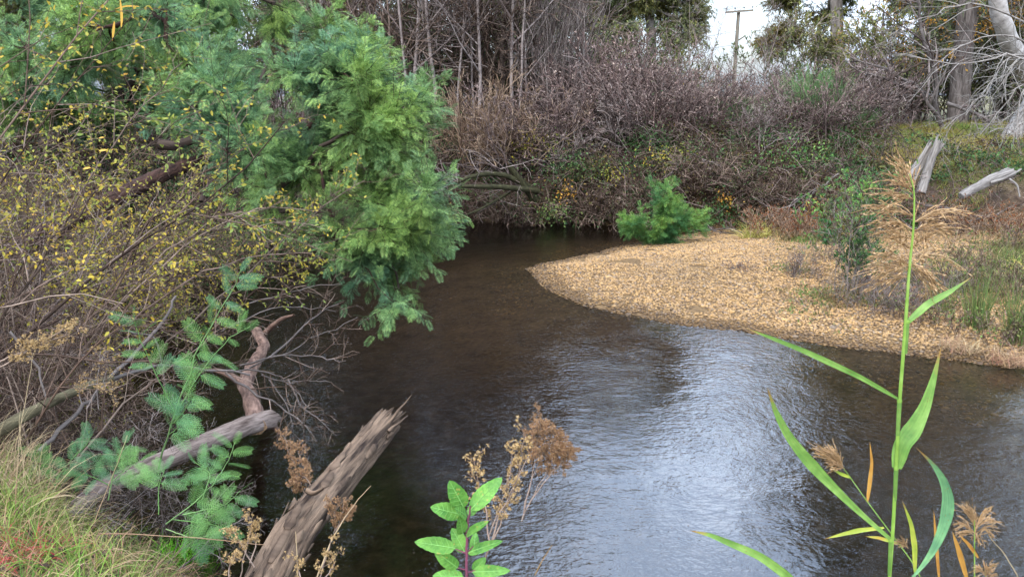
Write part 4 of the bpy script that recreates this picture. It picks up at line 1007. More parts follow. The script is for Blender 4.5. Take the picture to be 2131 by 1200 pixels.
seed(333)
root = thing('mossy_log', P(0, 890, 3.9), 'greenish mossy log slanting up from the left edge', 'log')
b = Buf(); log(b, [P(-60, 930, 3.8), P(60, 860, 4.0), P(140, 820, 4.2), P(232, 785, 4.5)], .034, .022, 40, 20, .15, sd=37); b.build('trunk', [M['bk_moss'], M['heart']], root, attr=True)
b = Buf()
for pts, r0, r1 in [([(225, 790, 4.5), (300, 720, 4.8), (345, 660, 5), (366, 616, 5.1)], .013, .008), ([(225, 792, 4.5), (300, 765, 4.8), (360, 758, 5), (430, 768, 5.2), (520, 780, 5.4)], .012, .007), ([(20, 690, 4.2), (80, 760, 4.2), (100, 840, 4.1)], .008, .005),
                    ([(270, 690, 5.4), (330, 700, 5.4), (345, 820, 5.3)], .008, .006), ([(80, 940, 4.0), (160, 860, 4.3), (215, 800, 4.6)], .013, .010)]:
    T_, R_ = trunkline(PL(*pts), r0, r1, 12, .12); tubes(b, T_, R_, 7, attr=True)
b.build('branch', M['bk_grey'], root, attr=True)
# ------------------------------------------------------------------ near bank grass
seed(401)
n = 60000; x = rand(-4.6, 4.5, n); y = rand(1.2, 5.6, n); z, dr, db, fa, ri = height(x, y, True)
k = (dr > .02) & ((x < -.9) | (rng.random(n) < .5))
p_ = np.stack([x[k], y[k], z[k] - .01], 1)[:34000]
b = Buf(); blades(b, p_, rand(.07, .27, len(p_)), rand(.003, .007, len(p_)), .6, .4)
tag(b.build('near_grass', M['grass']), 'mixed green and straw-coloured grass on the near bank', 'grass', kind='stuff')
k2 = (dr > .05) & (x < -.7) & (y > 2.2); p_ = np.stack([x[k2], y[k2], z[k2] - .01], 1)[7000:19000]
b = Buf(); blades(b, p_, rand(.12, .42, len(p_)), rand(.0025, .006, len(p_)), .7, .55, 6, dirv=V(.25, 0, 0))
tag(b.build('dry_grass', M['straw']), 'long dry straw grass tangled over the near bank', 'grass', kind='stuff')
p_ = np.stack([x[k2], y[k2], z[k2] + .01], 1)[:6000]
b = Buf(); place(b, LEAF1, p_, rdir(len(p_)) * V(1, 1, .3), nrm(rng.normal(size=p_.shape) * .5 + V(0, 0, 1)), rand(.015, .04, len(p_)))
tag(b.build('near_litter', M['litter']), 'brown litter among the near bank grass', 'leaf litter', kind='stuff')
def tuft(name, label, cat, c, r, n, L, w, mat, lean=.5, droop=.4, K=5, group=None, part='blades'):
    root = thing(name, c, label, cat, group)
    a = rng.random(n) * 2 * PI; rr = r * np.sqrt(rng.random(n)); p = np.asarray(c) + np.stack([np.cos(a) * rr, np.sin(a) * rr, np.zeros(n)], 1)
    if abs(c[0]) < 30: p[:, 2] = np.maximum(height(p[:, 0], p[:, 1]), c[2] - .15) - .01
    b = Buf(); blades(b, p, rand(L * .5, L, n), rand(w * .7, w * 1.2, n), lean, droop, K); b.build(part, mat, root)
    return root
def onbank(px, py, it=60):
    """ground point seen at a pixel"""
    d = ray(px, py); t = 1.0
    for _ in range(900):
        p = V(0, 0, EYE) + d * t
        if p[2] < gz(p[0], p[1]): break
        t += .02 + t * .001
    return V(p[0], p[1], gz(p[0], p[1]))
seed(402)
tuft('lush_grass_tuft', 'lush bright green grass tuft at the bottom edge left of the broken log', 'grass', onbank(395, 1190), .16, 520, .30, .006, M['lush'], .35, .35)
tuft('fine_grass_tuft', 'fine green grass tuft behind the lush one', 'grass', onbank(280, 1120), .22, 420, .24, .004, M['grass'], .5, .5)
tuft('red_leaved_plant', 'crimson leaved plant in the bottom left corner', 'plant', onbank(25, 1165), .2, 150, .17, .007, M['red'], .6, .5, part='leaves')
tuft('straw_tussock', 'tall straw tussock at the left edge below the mossy log', 'grass', onbank(25, 1010), .2, 260, .55, .004, M['straw'], .45, .5)
tuft('straw_tussock', 'straw tussock leaning right beside the wattle seedlings', 'grass', onbank(150, 1060), .2, 240, .48, .004, M['straw'], .5, .5)
tuft('green_tussock', 'green tussock at the left edge above the crimson plant', 'grass', onbank(60, 1075), .18, 240, .3, .005, M['grass'], .5, .5)
def stalk(name, label, pts, r0, r1, mat, cat='stem'):
    T, R = trunkline(PL(*pts), r0, r1, 14, .03); bb = Buf(); tubes(bb, T, R, 5); o = bb.build(name, mat, None); tag(o, label, cat); return o
stalk('dry_stalk', 'long pale dry stalk lying across from the grass to the broken log', [(205, 1110, 2.9), (330, 1112, 2.95), (450, 1122, 3.0), (560, 1135, 3.05), (632, 1142, 3.1)], .0022, .0014, M['straw'])
stalk('dry_stalk', 'upright curved dry stalk at the left edge', [(28, 1120, 3.2), (40, 900, 3.3), (70, 740, 3.4), (80, 690, 3.45)], .002, .0012, M['straw'])
stalk('dry_stalk', 'dry stalk slanting up beside the foot of the broken log', [(655, 1215, 2.6), (690, 1120, 2.7), (735, 1050, 2.8), (772, 1010, 2.85)], .0035, .0012, M['straw'])
stalk('dry_stalk', 'short dry stalk crossing the foot of the broken log', [(620, 1215, 2.6), (618, 1150, 2.62), (615, 1105, 2.65)], .003, .0012, M['straw'])
stalk('dry_stalk', 'dry stalk rising through the wattle seedlings', [(195, 1090, 3.3), (225, 1010, 3.4), (250, 950, 3.4), (265, 905, 3.45)], .0022, .0012, M['straw'])
seed(403)
o = stalk('floating_twig', 'short pale stick standing out of the water at bottom centre', [(1113, 1196, 4.6), (1128, 1165, 4.75), (1149, 1133, 4.8)], .004, .003, M['seedgold'], 'stick')
n = 300; p_ = np.stack([rand(-2.5, 5, n), rand(4.5, 12, n), np.full(n, .004)], 1); z_ = height(p_[:, 0], p_[:, 1]); p_ = p_[z_ < -.15]
b = Buf(); place(b, LEAF1, p_, rdir(len(p_)) * V(1, 1, 0), np.tile(V(0, 0, 1), (len(p_), 1)), rand(.008, .022, len(p_)))
tag(b.build('floating_specks', M['pale']), 'pale specks of leaf and seed floating on the creek', 'floating debris', kind='stuff')

# ------------------------------------------------------------------ wattle sapling and seedlings in front
def sapling(name, label, base, stems, fl, mat, n_f, sd, tmpl=FROND_NEAR, group=None, hangv=.05):
    seed(sd)
    root = thing(name, base, label, 'sapling', group)
    b = Buf(); fb = Buf()
    for pts, r0, r1, nf, t0 in stems:
        T, R = trunkline(PL(*pts), r0, r1, 16, .06); tubes(b, T, R, 6)
        m_ = nf; t = (np.arange(m_) + .5 * rng.random(m_)) / m_ * (1 - t0) + t0
        pos, tan, _ = sample(T[None], t[None]); pos, tan = pos[0], tan[0]
        side = np.where(np.arange(m_) % 2 == 0, 1, -1)[:, None]
        right = nrm(np.cross(tan, V(0, -1, .3))) * side
        d = nrm(right * rand(.7, 1.1, m_, 1) + tan * rand(.35, .8, m_, 1) + rng.normal(size=(m_, 3)) * .22); d[:, 2] -= hangv
        d[-1] = tan[-1]
        nn = nrm(V(0, -.55, .8) + rng.normal(size=(m_, 3)) * .35)
        place(fb, tmpl, pos, d, nn, fl * rand(.7, 1.15, m_) * (1 - .3 * t))
    b.build('stem', M['tw_green'], root); fb.build('fronds', mat, root)
    return root
M['tw_green'] = twigmat('green_twig', ['4c6a3a', '5f7a4c', '6f7a54'])
sapling('wattle_sapling', 'young wattle sapling with bright ferny fronds standing left of the forked log', P(332, 975, 4.2),
    [([(330, 975, 4.2), (350, 905, 4.1), (372, 850, 4.0), (385, 790, 4.0), (410, 720, 4.0), (455, 655, 4.0), (490, 590, 4.0), (503, 560, 4.0)], .006, .002, 20, .22),
     ([(372, 850, 4.0), (400, 800, 3.9), (440, 745, 3.9), (480, 700, 3.9), (520, 680, 3.9)], .003, .0015, 9, .15),
     ([(365, 860, 4.0), (340, 810, 4.0), (310, 750, 4.0), (285, 690, 4.0), (280, 665, 4)], .003, .0015, 11, .35),
     ([(360, 880, 4.0), (380, 860, 3.9), (395, 835, 3.85), (405, 800, 3.8)], .003, .0015, 9, .1),
     ([(350, 905, 4.1), (370, 890, 4.0), (372, 860, 3.95)], .003, .0015, 7, .2)], .145, M['wattle_near'], 0, 411)
sd_ = 'wattle seedlings on the near bank'
sapling('wattle_seedling', 'ferny wattle seedling hanging over the water between the two grey logs', onbank(330, 1060),
    [([(345, 1090, 3.7), (400, 1050, 3.75), (450, 1000, 3.8), (480, 950, 3.85), (490, 918, 3.85)], .004, .0015, 13, .15), ([(380, 1070, 3.7), (430, 1060, 3.7), (470, 1050, 3.7), (500, 1020, 3.75)], .003, .0015, 10, .15),
     ([(360, 1080, 3.7), (400, 1085, 3.65), (440, 1090, 3.65), (465, 1098, 3.65)], .003, .0015, 8, .3), ([(330, 1070, 3.7), (330, 1010, 3.75), (345, 970, 3.8)], .003, .0015, 7, .4), ([(420, 1040, 3.7), (440, 985, 3.75), (405, 960, 3.8)], .003, .0015, 8, .3),
     ([(345, 1100, 3.6), (400, 1120, 3.55), (430, 1115, 3.55)], .003, .0015, 6, .4)], .14, M['wattle_near'], 0, 412, group=sd_)
sapling('wattle_seedling', 'ferny wattle seedling rising in front of the left end of the grey log', onbank(235, 1040),
    [([(225, 1040, 3.9), (235, 990, 3.95), (250, 940, 4.0), (262, 918, 4.0)], .004, .0015, 13, .2), ([(235, 1000, 3.9), (270, 970, 3.9), (295, 955, 3.9)], .003, .0015, 8, .2), ([(230, 1010, 3.9), (190, 990, 3.9), (165, 985, 3.9)], .003, .0015, 7, .2)], .13, M['wattle_near'], 0, 413, group=sd_)
sapling('wattle_seedling', 'small ferny wattle seedling in the grass near the left edge', onbank(120, 1030),
    [([(110, 1030, 3.9), (120, 990, 3.95), (150, 955, 4), (165, 935, 4)], .003, .0015, 9, .2), ([(115, 1010, 3.9), (80, 970, 3.95), (60, 945, 4)], .003, .0015, 8, .2), ([(150, 955, 4), (180, 925, 4.1), (190, 905, 4.1)], .003, .0015, 7, .2)], .12, M['wattle_near'], 0, 414, group=sd_)

# ------------------------------------------------------------------ dried seedhead weeds
def star(k=7, sd=5):
    r = np.random.default_rng(sd); v, f = [], []
    for i in range(k):
        d = nrm(r.normal(size=3)); s = nrm(np.cross(d, r.normal(size=3))) * .16
        n0 = len(v); v += [d * .05, d * .6 + s, d, d * .6 - s]; f.append([n0, n0 + 1, n0 + 2, n0 + 3])
    return np.array(v), np.array(f)
STAR = star(9)
def weed(name, label, stems, mat, nh, hs, sd, group=None, cat='weed', spreadlen=.09, sub=10, stemmat=M['tw_brown'], t0=.3, r0=.003, foot=None):
    seed(sd)
    q0 = P(*stems[0][0]) if foot is None else foot
    root = thing(name, q0, label, cat, group)
    b = Buf(); hb = Buf()
    C = []
    for pts in stems: C.append(trunkline(PL(*pts), 1, 1, 12, .1)[0])
    C = np.array(C); R = np.linspace(r0, r0 * .45, 12)[None] * np.ones((len(C), 1))
    for c_, r_ in zip(C, R): b_ = Buf(); tubes(b_, c_, r_, 5); b_.build('stem', stemmat or M['tw_red'], root)
    L = lens(C)
    C2, R2 = kids(C, R, sub, t0, 1, 45, 1, 5, .03, .12); 
    C2 = C2[:, :1] + (C2 - C2[:, :1]) * (spreadlen / np.maximum(lens(C2), 1e-6))[:, None, None] * rand(.5, 1.4, len(C2), 1, 1)
    tubes(b, C2, np.maximum(R2 * .6, .0009), 3)
    C3, R3 = kids(C2, R2, 5, .15, 1, 50, .5, 4, .02, .12); tubes(b, C3, np.full(R3.shape, .0007), 3)
    t = rand(.3, 1., len(C3), nh); pos, tan, _ = sample(C3, t); pos = pos.reshape(-1, 3) + rng.normal(size=(len(C3) * nh, 3)) * hs * .5
    place(hb, STAR, pos, rdir(len(pos)), rdir(len(pos)), rand(hs * .6, hs * 1.3, len(pos)))
    b.build('twigs', stemmat or M['tw_red'], root); hb.build('seedheads', mat, root)
    return root
weed('dried_weed', 'rusty dried weed standing behind the bright green seedling, darkest and farthest', [[(1085, 1085, 3.2), (1100, 1010, 3.3), (1130, 950, 3.4), (1140, 890, 3.45)], [(1085, 1085, 3.2), (1120, 1010, 3.3), (1155, 960, 3.35), (1165, 915, 3.4)], [(1095, 1060, 3.2), (1140, 990, 3.3), (1172, 960, 3.3), (1180, 940, 3.3)], [(1090, 1070, 3.2), (1110, 980, 3.3), (1115, 920, 3.3), (1125, 885, 3.3)]],
     M['seed'], 5, .009, 421, spreadlen=.07, sub=20, t0=.45)
weed('dried_weed', 'tan dried weed with fluffy seedheads just behind the bright green seedling', [[(1010, 1160, 2.1), (1030, 1080, 2.15), (1060, 1000, 2.2), (1070, 930, 2.2)], [(1010, 1160, 2.1), (1040, 1070, 2.1), (1075, 1000, 2.15), (1100, 950, 2.2)], [(1020, 1130, 2.1), (1010, 1050, 2.15), (990, 990, 2.2), (985, 950, 2.2)], [(1015, 1140, 2.1), (1060, 1050, 2.2), (1085, 960, 2.2), (1090, 900, 2.2)]],
     M['seedgold'], 2, .0085, 422, spreadlen=.045, sub=9, t0=.25)
weed('dried_weed', 'dried brown weed between the forked log and the broken log', [[(640, 1075, 3.6), (632, 1020, 3.7), (610, 960, 3.8), (590, 905, 3.9)], [(640, 1075, 3.6), (640, 1010, 3.7), (628, 950, 3.8), (600, 915, 3.9)], [(645, 1060, 3.6), (650, 1010, 3.65), (630, 985, 3.7), (615, 1010, 3.7)]],
     M['seed'], 4, .0095, 423, spreadlen=.06, sub=14, t0=.3)
weed('dried_weed', 'ball of fine dried seedheads growing on the shaded side of the broken log', [[(695, 1110, 3.15), (705, 1090, 3.1), (712, 1065, 3.1), (715, 1045, 3.1)], [(695, 1110, 3.15), (700, 1080, 3.1), (695, 1060, 3.1), (690, 1045, 3.1)], [(700, 1100, 3.1), (715, 1080, 3.1), (725, 1070, 3.1), (730, 1055, 3.1)]], M['seed'], 5, .006, 424, spreadlen=.035, sub=14, t0=.2)
weed('dried_weed', 'golden seedheads crowded at the foot of the broken log', [[(500, 1200, 2.8), (510, 1150, 2.85), (520, 1110, 2.9), (525, 1075, 2.9)], [(480, 1215, 2.7), (475, 1190, 2.75), (480, 1165, 2.8), (490, 1150, 2.8)], [(530, 1180, 2.8), (500, 1130, 2.9), (490, 1110, 2.9), (480, 1105, 2.9)], [(520, 1170, 2.8), (535, 1130, 2.85), (530, 1110, 2.9), (535, 1090, 2.9)]],
     M['seedgold'], 2, .009, 425, spreadlen=.04, sub=8, t0=.3)
weed('dried_weed', 'sparse dried weed at the bottom edge right of the broken log', [[(655, 1230, 2.4), (665, 1200, 2.45), (680, 1160, 2.5), (690, 1110, 2.5)], [(640, 1240, 2.4), (625, 1200, 2.45), (620, 1180, 2.5), (618, 1165, 2.5)], [(660, 1230, 2.4), (685, 1190, 2.45), (695, 1175, 2.5), (700, 1150, 2.5)]], M['seedgold'], 2, .007, 426, spreadlen=.035, sub=7, t0=.3)
weed('golden_seedhead_plant', 'orange-gold feathery seedhead leaning in from the left edge', [[(-20, 775, 3.3), (40, 740, 3.3), (100, 710, 3.3), (175, 680, 3.3)], [(-20, 760, 3.3), (30, 738, 3.3), (70, 722, 3.3), (110, 715, 3.3)], [(0, 765, 3.3), (60, 728, 3.3), (110, 700, 3.3), (160, 672, 3.3)]], M['seedgold'], 3, .008, 427, spreadlen=.05, sub=14, t0=.2, r0=.004)
weed('dried_weed', 'pale dried weed hanging over the mossy log', [[(205, 850, 4.2), (200, 800, 4.2), (205, 760, 4.2), (210, 730, 4.2)], [(180, 850, 4.1), (200, 810, 4.15), (220, 800, 4.2), (235, 810, 4.2)], [(170, 840, 4.1), (160, 815, 4.1), (185, 800, 4.1), (230, 795, 4.1)]], M['seedgold'], 2, .009, 428, spreadlen=.08, sub=10, t0=.2, stemmat=M['tw_grey'])

# ------------------------------------------------------------------ broad-leaved seedling
M['broad'] = (lambda: (lambda m, n, l: (shade(n, l, mixc(n, l, 1., mixc(n, l, ramp(n, l, noise(n, l, coords(n, l), 110, 4), [(.62, (0, 0, 0)), (.68, (.7, .7, .7))]), ramp(n, l, noise(n, l, coords(n, l), 30, 4), [(.3, rgb('3c662c')), (.7, rgb('66903e'))]), rgb('8a7a40')), ramp(n, l, noise(n, l, coords(n, l), 220, 2), [(.35, (.85, .85, .85)), (.7, (1.1, 1.1, 1.1))]), 'MULTIPLY'), .5, .2, .22, noise(n, l, coords(n, l), 160, 3), .7, .002), m)[1])(*base_mat('broad_leaf')))()
M['midrib'] = twigmat('leaf_midrib', ['6c9850', '7aa45c'])
M['purplestem'] = twigmat('purple_stem', ['5a3040', '6f4450'])
def ovate(root, base, tip, w, nh, K=15, J=7, cup=.12, curl=.15, serr=.035, mat=None, prof=.75):
    x = nrm(tip - base); L = np.linalg.norm(tip - base); y = nrm(np.cross(nh, x)); z = np.cross(x, y)
    t = np.linspace(0, 1, K); s = np.linspace(-1, 1, J)
    wd = w * .5 * (np.sin(PI * t ** prof) ** .62); wd[0] = w * .02; wd[-1] = 0
    wd = wd * (1 + serr * np.where(np.arange(K) % 2 == 0, 1, -1))
    TT, SS = np.meshgrid(t, s, indexing='ij')
    yy = SS * wd[:, None]; zz = cup * w * np.abs(SS) ** 1.2 * np.sin(PI * TT) - curl * L * (TT - .3) ** 2 + .02 * w * np.sin(TT * 26) * np.abs(SS)
    v = base + x * (TT * L)[..., None] + y * yy[..., None] + z * zz[..., None]
    f = [(i * J + j, i * J + j + 1, (i + 1) * J + j + 1, (i + 1) * J + j) for i in range(K - 1) for j in range(J - 1)]
    b = Buf(); b.add(v.reshape(-1, 3), f); o = b.build('leaf', mat or M['broad'], root)
    mc = v[:, J // 2] + z * .0006; bb = Buf(); tubes(bb, mc, np.linspace(.0011, .0003, K), 4)
    for i in range(2, K - 3, 2):
        for e in (0, J - 1):
            a_, c_ = v[i, J // 2], v[min(i + 2, K - 1), e]; tubes(bb, np.array([a_ + z * .0004, (a_ + c_) / 2 + z * .0006, a_ * .12 + c_ * .88 + z * .0006]), np.array([.0005, .0004, .0002]), 3)
    bb.build('vein', M['midrib'], o)
    return o
seed(431)
Ys = 1.5
sb = P(975, 1200, Ys); foot = V(sb[0] + .0, sb[1] - .03, gz(sb[0], sb[1]))
root = thing('broad_leaved_seedling', foot, 'bright green broad-leaved seedling at the bottom centre in front of the creek', 'seedling')
T_, R_ = trunkline([foot - V(0, 0, .03), P(975, 1300, Ys), P(971, 1200, Ys), P(970, 1130, Ys), P(974, 1085, Ys), P(979, 1052, Ys)], .0042, .0016, 20, .01)
b = Buf(); tubes(b, T_, R_, 8)
for a_, c_ in [((970, 1150), (948, 1141)), ((970, 1150), (985, 1135)), ((972, 1185), (953, 1180)), ((972, 1190), (990, 1185))]:
    tubes(b, np.array([P(*a_, Ys), (P(*a_, Ys) + P(*c_, Ys)) / 2 - V(0, 0, .001), P(*c_, Ys)]), np.array([.0018, .0014, .001]), 5)
b.build('stem', M['purplestem'], root)
for (bx_, by_), (tx, ty), w, dY, dt in [((965.6, 1056), (936, 1001), 38, 0, -.01), ((979, 1060), (1044, 992), 36, 0, .02), ((958, 1070), (898, 1054), 35, 0, -.03), ((975, 1072), (1000, 1036), 22, .005, .02), ((972, 1075), (950, 1056), 24, -.01, -.04), ((947, 1140), (864, 1126), 34, 0, -.02),
        ((967, 1148), (941, 1098), 32, .01, .01), ((972, 1150), (1044, 1124), 22, 0, -.02), ((972, 1110), (1015, 1083), 18, 0, -.01), ((970, 1112), (996, 1095), 20, -.01, -.05), ((953, 1181), (905, 1146), 30, 0, -.02), ((982, 1189), (1060, 1186), 26, 0, -.03), ((965, 1200), (902, 1196), 30, 0, -.03),
        ((963, 1110), (957, 1075), 26, -.01, -.02), ((985, 1150), (990, 1105), 20, .01, .03), ((985, 1188), (1010, 1160), 24, .01, .0), ((975, 1210), (1030, 1215), 26, 0, -.02), ((970, 1215), (930, 1225), 30, 0, -.04)]:
    bp_, tp_ = P(bx_, by_, Ys + dY), P(tx, ty, Ys + dY + dt)
    ovate(root, bp_, tp_, w * Ys / FPX * 1.12, nrm(V(rand(-.3, .3), -.75, rand(.5, .9))))

# ------------------------------------------------------------------ reeds
def reedmat(name, a, c, d, tips=False):
    m, n, l = base_mat(name)
    col = ramp(n, l, noise(n, l, coords(n, l), 18, 4), [(.3, rgb(a)), (.55, rgb(c)), (.75, rgb(d))])
    k = ramp(n, l, noise(n, l, coords(n, l, (7, 1, 9), 'grain'), 1, 5), [(.3, (.72, .74, .7)), (.7, (1.15, 1.12, 1.05))])
    col = mixc(n, l, 1., col, k, 'MULTIPLY')
    if tips:                                        # browned tips and rust specks
        at_ = n.new('ShaderNodeAttribute'); at_.attribute_name = 'grain'; s_ = n.new('ShaderNodeSeparateXYZ'); l.new(at_.outputs['Vector'], s_.inputs[0])
        ad = n.new('ShaderNodeMath'); ad.operation = 'MULTIPLY_ADD'; l.new(noise(n, l, coords(n, l), 60, 3), ad.inputs[0]); ad.inputs[1].default_value = .06; l.new(s_.outputs['Z'], ad.inputs[2])
        col = mixc(n, l, ramp(n, l, ad.outputs[0], [(.235, (0, 0, 0)), (.27, (1, 1, 1))]), col, rgb('8a6a3c'))
        col = mixc(n, l, ramp(n, l, noise(n, l, coords(n, l), 150, 4), [(.64, (0, 0, 0)), (.7, (.8, .8, .8))]), col, rgb('6c5c34'))
    shade(n, l, col, .5, .3, .25); return m
M['reed'] = reedmat('reed_leaf', '527438', '6c8c46', '84a058', True); M['reedblue'] = reedmat('reed_leaf_bluegreen', '4c7254', '628a60', '78a06c', True)  # plain green leaf, and a bluer green one
M['reedyel'] = reedmat('reed_leaf_yellowing', '84963c', 'a0a448', 'b09044', True); M['reeddry'] = reedmat('reed_leaf_dry', '946430', 'b08444', '8c6038')
M['reedstem'] = reedmat('reed_stem', '6a8a3c', '84a44c', '95b060')
def ribbon(root, pts, w, mat, K=26, prof=None, twist=0., fold=.25, name='leaf', Y=2.05):
    q = np.array([P(a[0], a[1], a[2] if len(a) > 2 else Y) for a in pts]); T, _ = trunkline(q, 1, 1, K, 0)
    t = np.linspace(0, 1, K); tn = nrm(np.gradient(T, axis=0)); view = nrm(T - V(0, 0, EYE))
    s = nrm(np.cross(tn, view)); up_ = np.cross(s, tn)
    a = twist * (t - .5) + .25; sd_ = s * np.cos(a)[:, None] + up_ * np.sin(a)[:, None]; nn = np.cross(tn, sd_)
    if prof is None: prof = np.interp(t, [0, .12, .4, .75, 1], [.35, .75, 1, .6, .02])
    else: prof = np.interp(t, *prof)
    ww = (w * .5 * prof)[:, None]
    J = np.array([-1, -.5, 0, .5, 1]); v = np.stack([T + sd_ * ww * j + nn * ww * fold * abs(j) for j in J], 1)
    f = [(i * 5 + j, i * 5 + j + 1, (i + 1) * 5 + j + 1, (i + 1) * 5 + j) for i in range(K - 1) for j in range(4)]
    at = np.stack(np.broadcast_arrays(J[None] * .6, 0 * J[None], t[:, None] * .25), -1).reshape(-1, 3)
    b = Buf(); b.add(v.reshape(-1, 3), f, 0, at); return b.build(name, mat, root, attr=True)
PX = 2.05 / FPX
def plume(root, clusters, mat=None, n=24, sp=.015, Y=2.05, wid=.010, name='plume'):
    b = Buf()
    for c in clusters:
        k_ = c[3] if len(c) > 3 else 1.
        T, _ = trunkline([P(c[0][0], c[0][1], Y), P(c[1][0], c[1][1], Y + rand(-.04, .04)), P(c[2][0], c[2][1], Y + rand(-.06, .06))], 1, 1, 9, .0)
        L = lens(T[None])[0]; m_ = int(n * k_)
        t = rand(0, .55, m_) ** 1.3; pos, tan, _ = sample(T[None], t[None]); pos, tan = pos[0], tan[0]
        end, te, _ = sample(T[None], np.clip(t + rand(.3, .55, m_), 0, 1)[None]); end = end[0] + rng.normal(size=(m_, 3)) * wid * 1.6 - V(0, 0, 1) * (rand(0, .012, m_) )[:, None]
        mid = (pos + end) / 2 + rng.normal(size=(m_, 3)) * wid * .4 + V(0, 0, .004)
        tt = np.linspace(0, 1, 6)[None, :, None]
        S = (1 - tt) ** 2 * pos[:, None] + 2 * tt * (1 - tt) * mid[:, None] + tt ** 2 * end[:, None]
        tubes(b, S, np.full((m_, 6), .00055), 3)
        leaves_on(b, S, 9, (V(0, 0, 0, .4, .11, 0, 1, 0, 0, .4, -.11, 0).reshape(4, 3), np.array([[0, 3, 2, 1]])), sp * .6, sp * 1.1, .2, 1., 14, 0, .3)
        tubes(b, T[None], np.linspace(.0014, .0006, 9)[None], 4)
    return b.build(name, mat or M['plume'], root)
seed(441)
RG = 'reeds at the lower right'
foot = P(1850, 1230, 2.05); foot[2] = gz(foot[0], foot[1])
root = thing('tall_reed', foot, 'tallest green reed with a big tan plume rising over the gravel bar', 'reed', RG)
T_, R_ = trunkline([foot - V(0, 0, .05), P(1845, 1300, 2.05), P(1851, 1200, 2.05), P(1858, 1108, 2.05), P(1865, 971, 2.05), P(1872, 833, 2.05), P(1883, 696, 2.05), P(1892, 560, 2.05), P(1902, 468, 2.05), P(1903, 397, 2.05), P(1893, 362, 2.05)], .0062, .0016, 50, .0)
R_ = np.interp(np.linspace(0, 1, 50), [0, .6, .8, 1], [.0052, .0047, .0026, .0011])
b = Buf(); tubes(b, T_, R_, 10, attr=True)
for px, py in [(1865, 973), (1872, 833), (1888, 668), (1854, 1122)]:
    c = P(px, py, 2.05); b.add(*(lambda bb: (bb.v[0], bb.f[0][:, :]))((lambda bb: (tubes(bb, np.array([c - V(0, 0, .006), c - V(0, 0, .001), c + V(0, 0, .004)]), np.array([.0058, .0072, .0056]), 10), bb)[1])(Buf())))
b.build('stem', M['reedstem'], root, attr=True)
for (xa, ya), (xb, yb) in [((1865, 973), (1862, 1040)), ((1872, 833), (1868, 905)), ((1888, 668), (1884, 735)), ((1854, 1122), (1851, 1195))]:
    bb = Buf(); tubes(bb, np.array([P(xb, yb, 2.05), P((xa + xb) / 2, (ya + yb) / 2, 2.05), P(xa, ya, 2.05), P(xa, ya - 3, 2.05)]), np.array([.0053, .0058, .0062, .0052]), 10, attr=True); bb.build('leaf_sheath', M['reed'], root, attr=True)
ribbon(root, [(1872, 831), (1789, 783), (1675, 730), (1606, 703), (1551, 682)], 13 * PX, M['reed'])
ribbon(root, [(1866, 973), (1877, 925), (1904, 890), (1927, 845), (1945, 783), (1959, 721)], 40 * PX, M['reed'], prof=([0, .1, .35, .6, .85, 1], [.5, .8, 1, .62, .25, .02]), twist=.6)
ribbon(root, [(1854, 1122), (1789, 1066), (1721, 1000), (1675, 950), (1638, 902), (1611, 847), (1597, 805)], 27 * PX, M['reed'], prof=([0, .15, .45, .75, 1], [.3, .45, 1, .6, .02]), twist=.5)
ribbon(root, [(1889, 670), (1933, 631), (1979, 606), (2021, 577)], 16 * PX, M['reed'], prof=([0, .2, .5, 1], [.6, 1, .9, .02]))
plume(root, [((1903, 392), (1878, 345), (1840, 315), 1.2), ((1903, 405), (1872, 368), (1832, 358)), ((1902, 415), (1860, 398), (1812, 404)), ((1902, 450), (1840, 424), (1770, 444), 1.3), ((1900, 478), (1850, 452), (1805, 466), 1.1), ((1900, 498), (1850, 480), (1803, 492)), ((1903, 462), (1955, 432), (2018, 440), 1.1),
    ((1903, 480), (1955, 462), (1992, 495)), ((1898, 552), (1840, 556), (1775, 574), 1.1), ((1895, 575), (1850, 580), (1780, 594), .8), ((1897, 555), (1850, 520), (1800, 540), 1.), ((1900, 550), (1932, 562), (1966, 632), 1.2), ((1900, 530), (1960, 528), (2010, 562), .6), ((1900, 560), (1945, 585), (1985, 618), .8), ((1900, 515), (1930, 480), (1962, 505), .9), ((1898, 520), (1870, 500), (1830, 520), .8)])
def reed2(label, pts, r, mat='reedstem'):
    q = PL(*pts); foot = q[0].copy(); foot[2] = gz(foot[0], foot[1])
    root = thing('reed', foot, label, 'reed', RG); T_, R_ = trunkline([foot - V(0, 0, .04)] + q, r, r * .4, 30, 0); b = Buf(); tubes(b, T_, R_, 7, attr=True); b.build('stem', M[mat], root, attr=True); return root
r = reed2('slender reed bowing left with a small drooping plume over the water', [(1925, 1230, 2.2), (1909, 1182, 2.2), (1840, 1090, 2.2), (1799, 1035, 2.2), (1767, 989, 2.2), (1753, 971, 2.2)], .0024)
plume(r, [((1755, 972), (1738, 938), (1712, 928), .7), ((1754, 972), (1725, 950), (1690, 930), .8), ((1754, 970), (1715, 940), (1678, 917), .7), ((1757, 974), (1740, 965), (1715, 962), .5)], n=40, sp=.012, Y=2.2, wid=.006)
ribbon(r, [(1770, 993, 2.2), (1750, 985, 2.2), (1729, 973, 2.2)], 9 * PX, M['reedyel']); ribbon(r, [(1805, 1044, 2.2), (1810, 1007, 2.2), (1815, 962, 2.2), (1810, 918, 2.2)], 10 * PX, M['reeddry']); ribbon(r, [(1840, 1097, 2.2), (1790, 1102, 2.2), (1755, 1110, 2.2), (1714, 1121, 2.2)], 12 * PX, M['reedyel']); ribbon(r, [(1868, 1130, 2.2), (1830, 1118, 2.2), (1800, 1115, 2.2)], 9 * PX, M['reedyel'])
r = reed2('reed with a wide blue-green leaf curling over at the right', [(1890, 1240, 1.9), (1892, 1215, 1.9), (1899, 1200, 1.9)], .003)
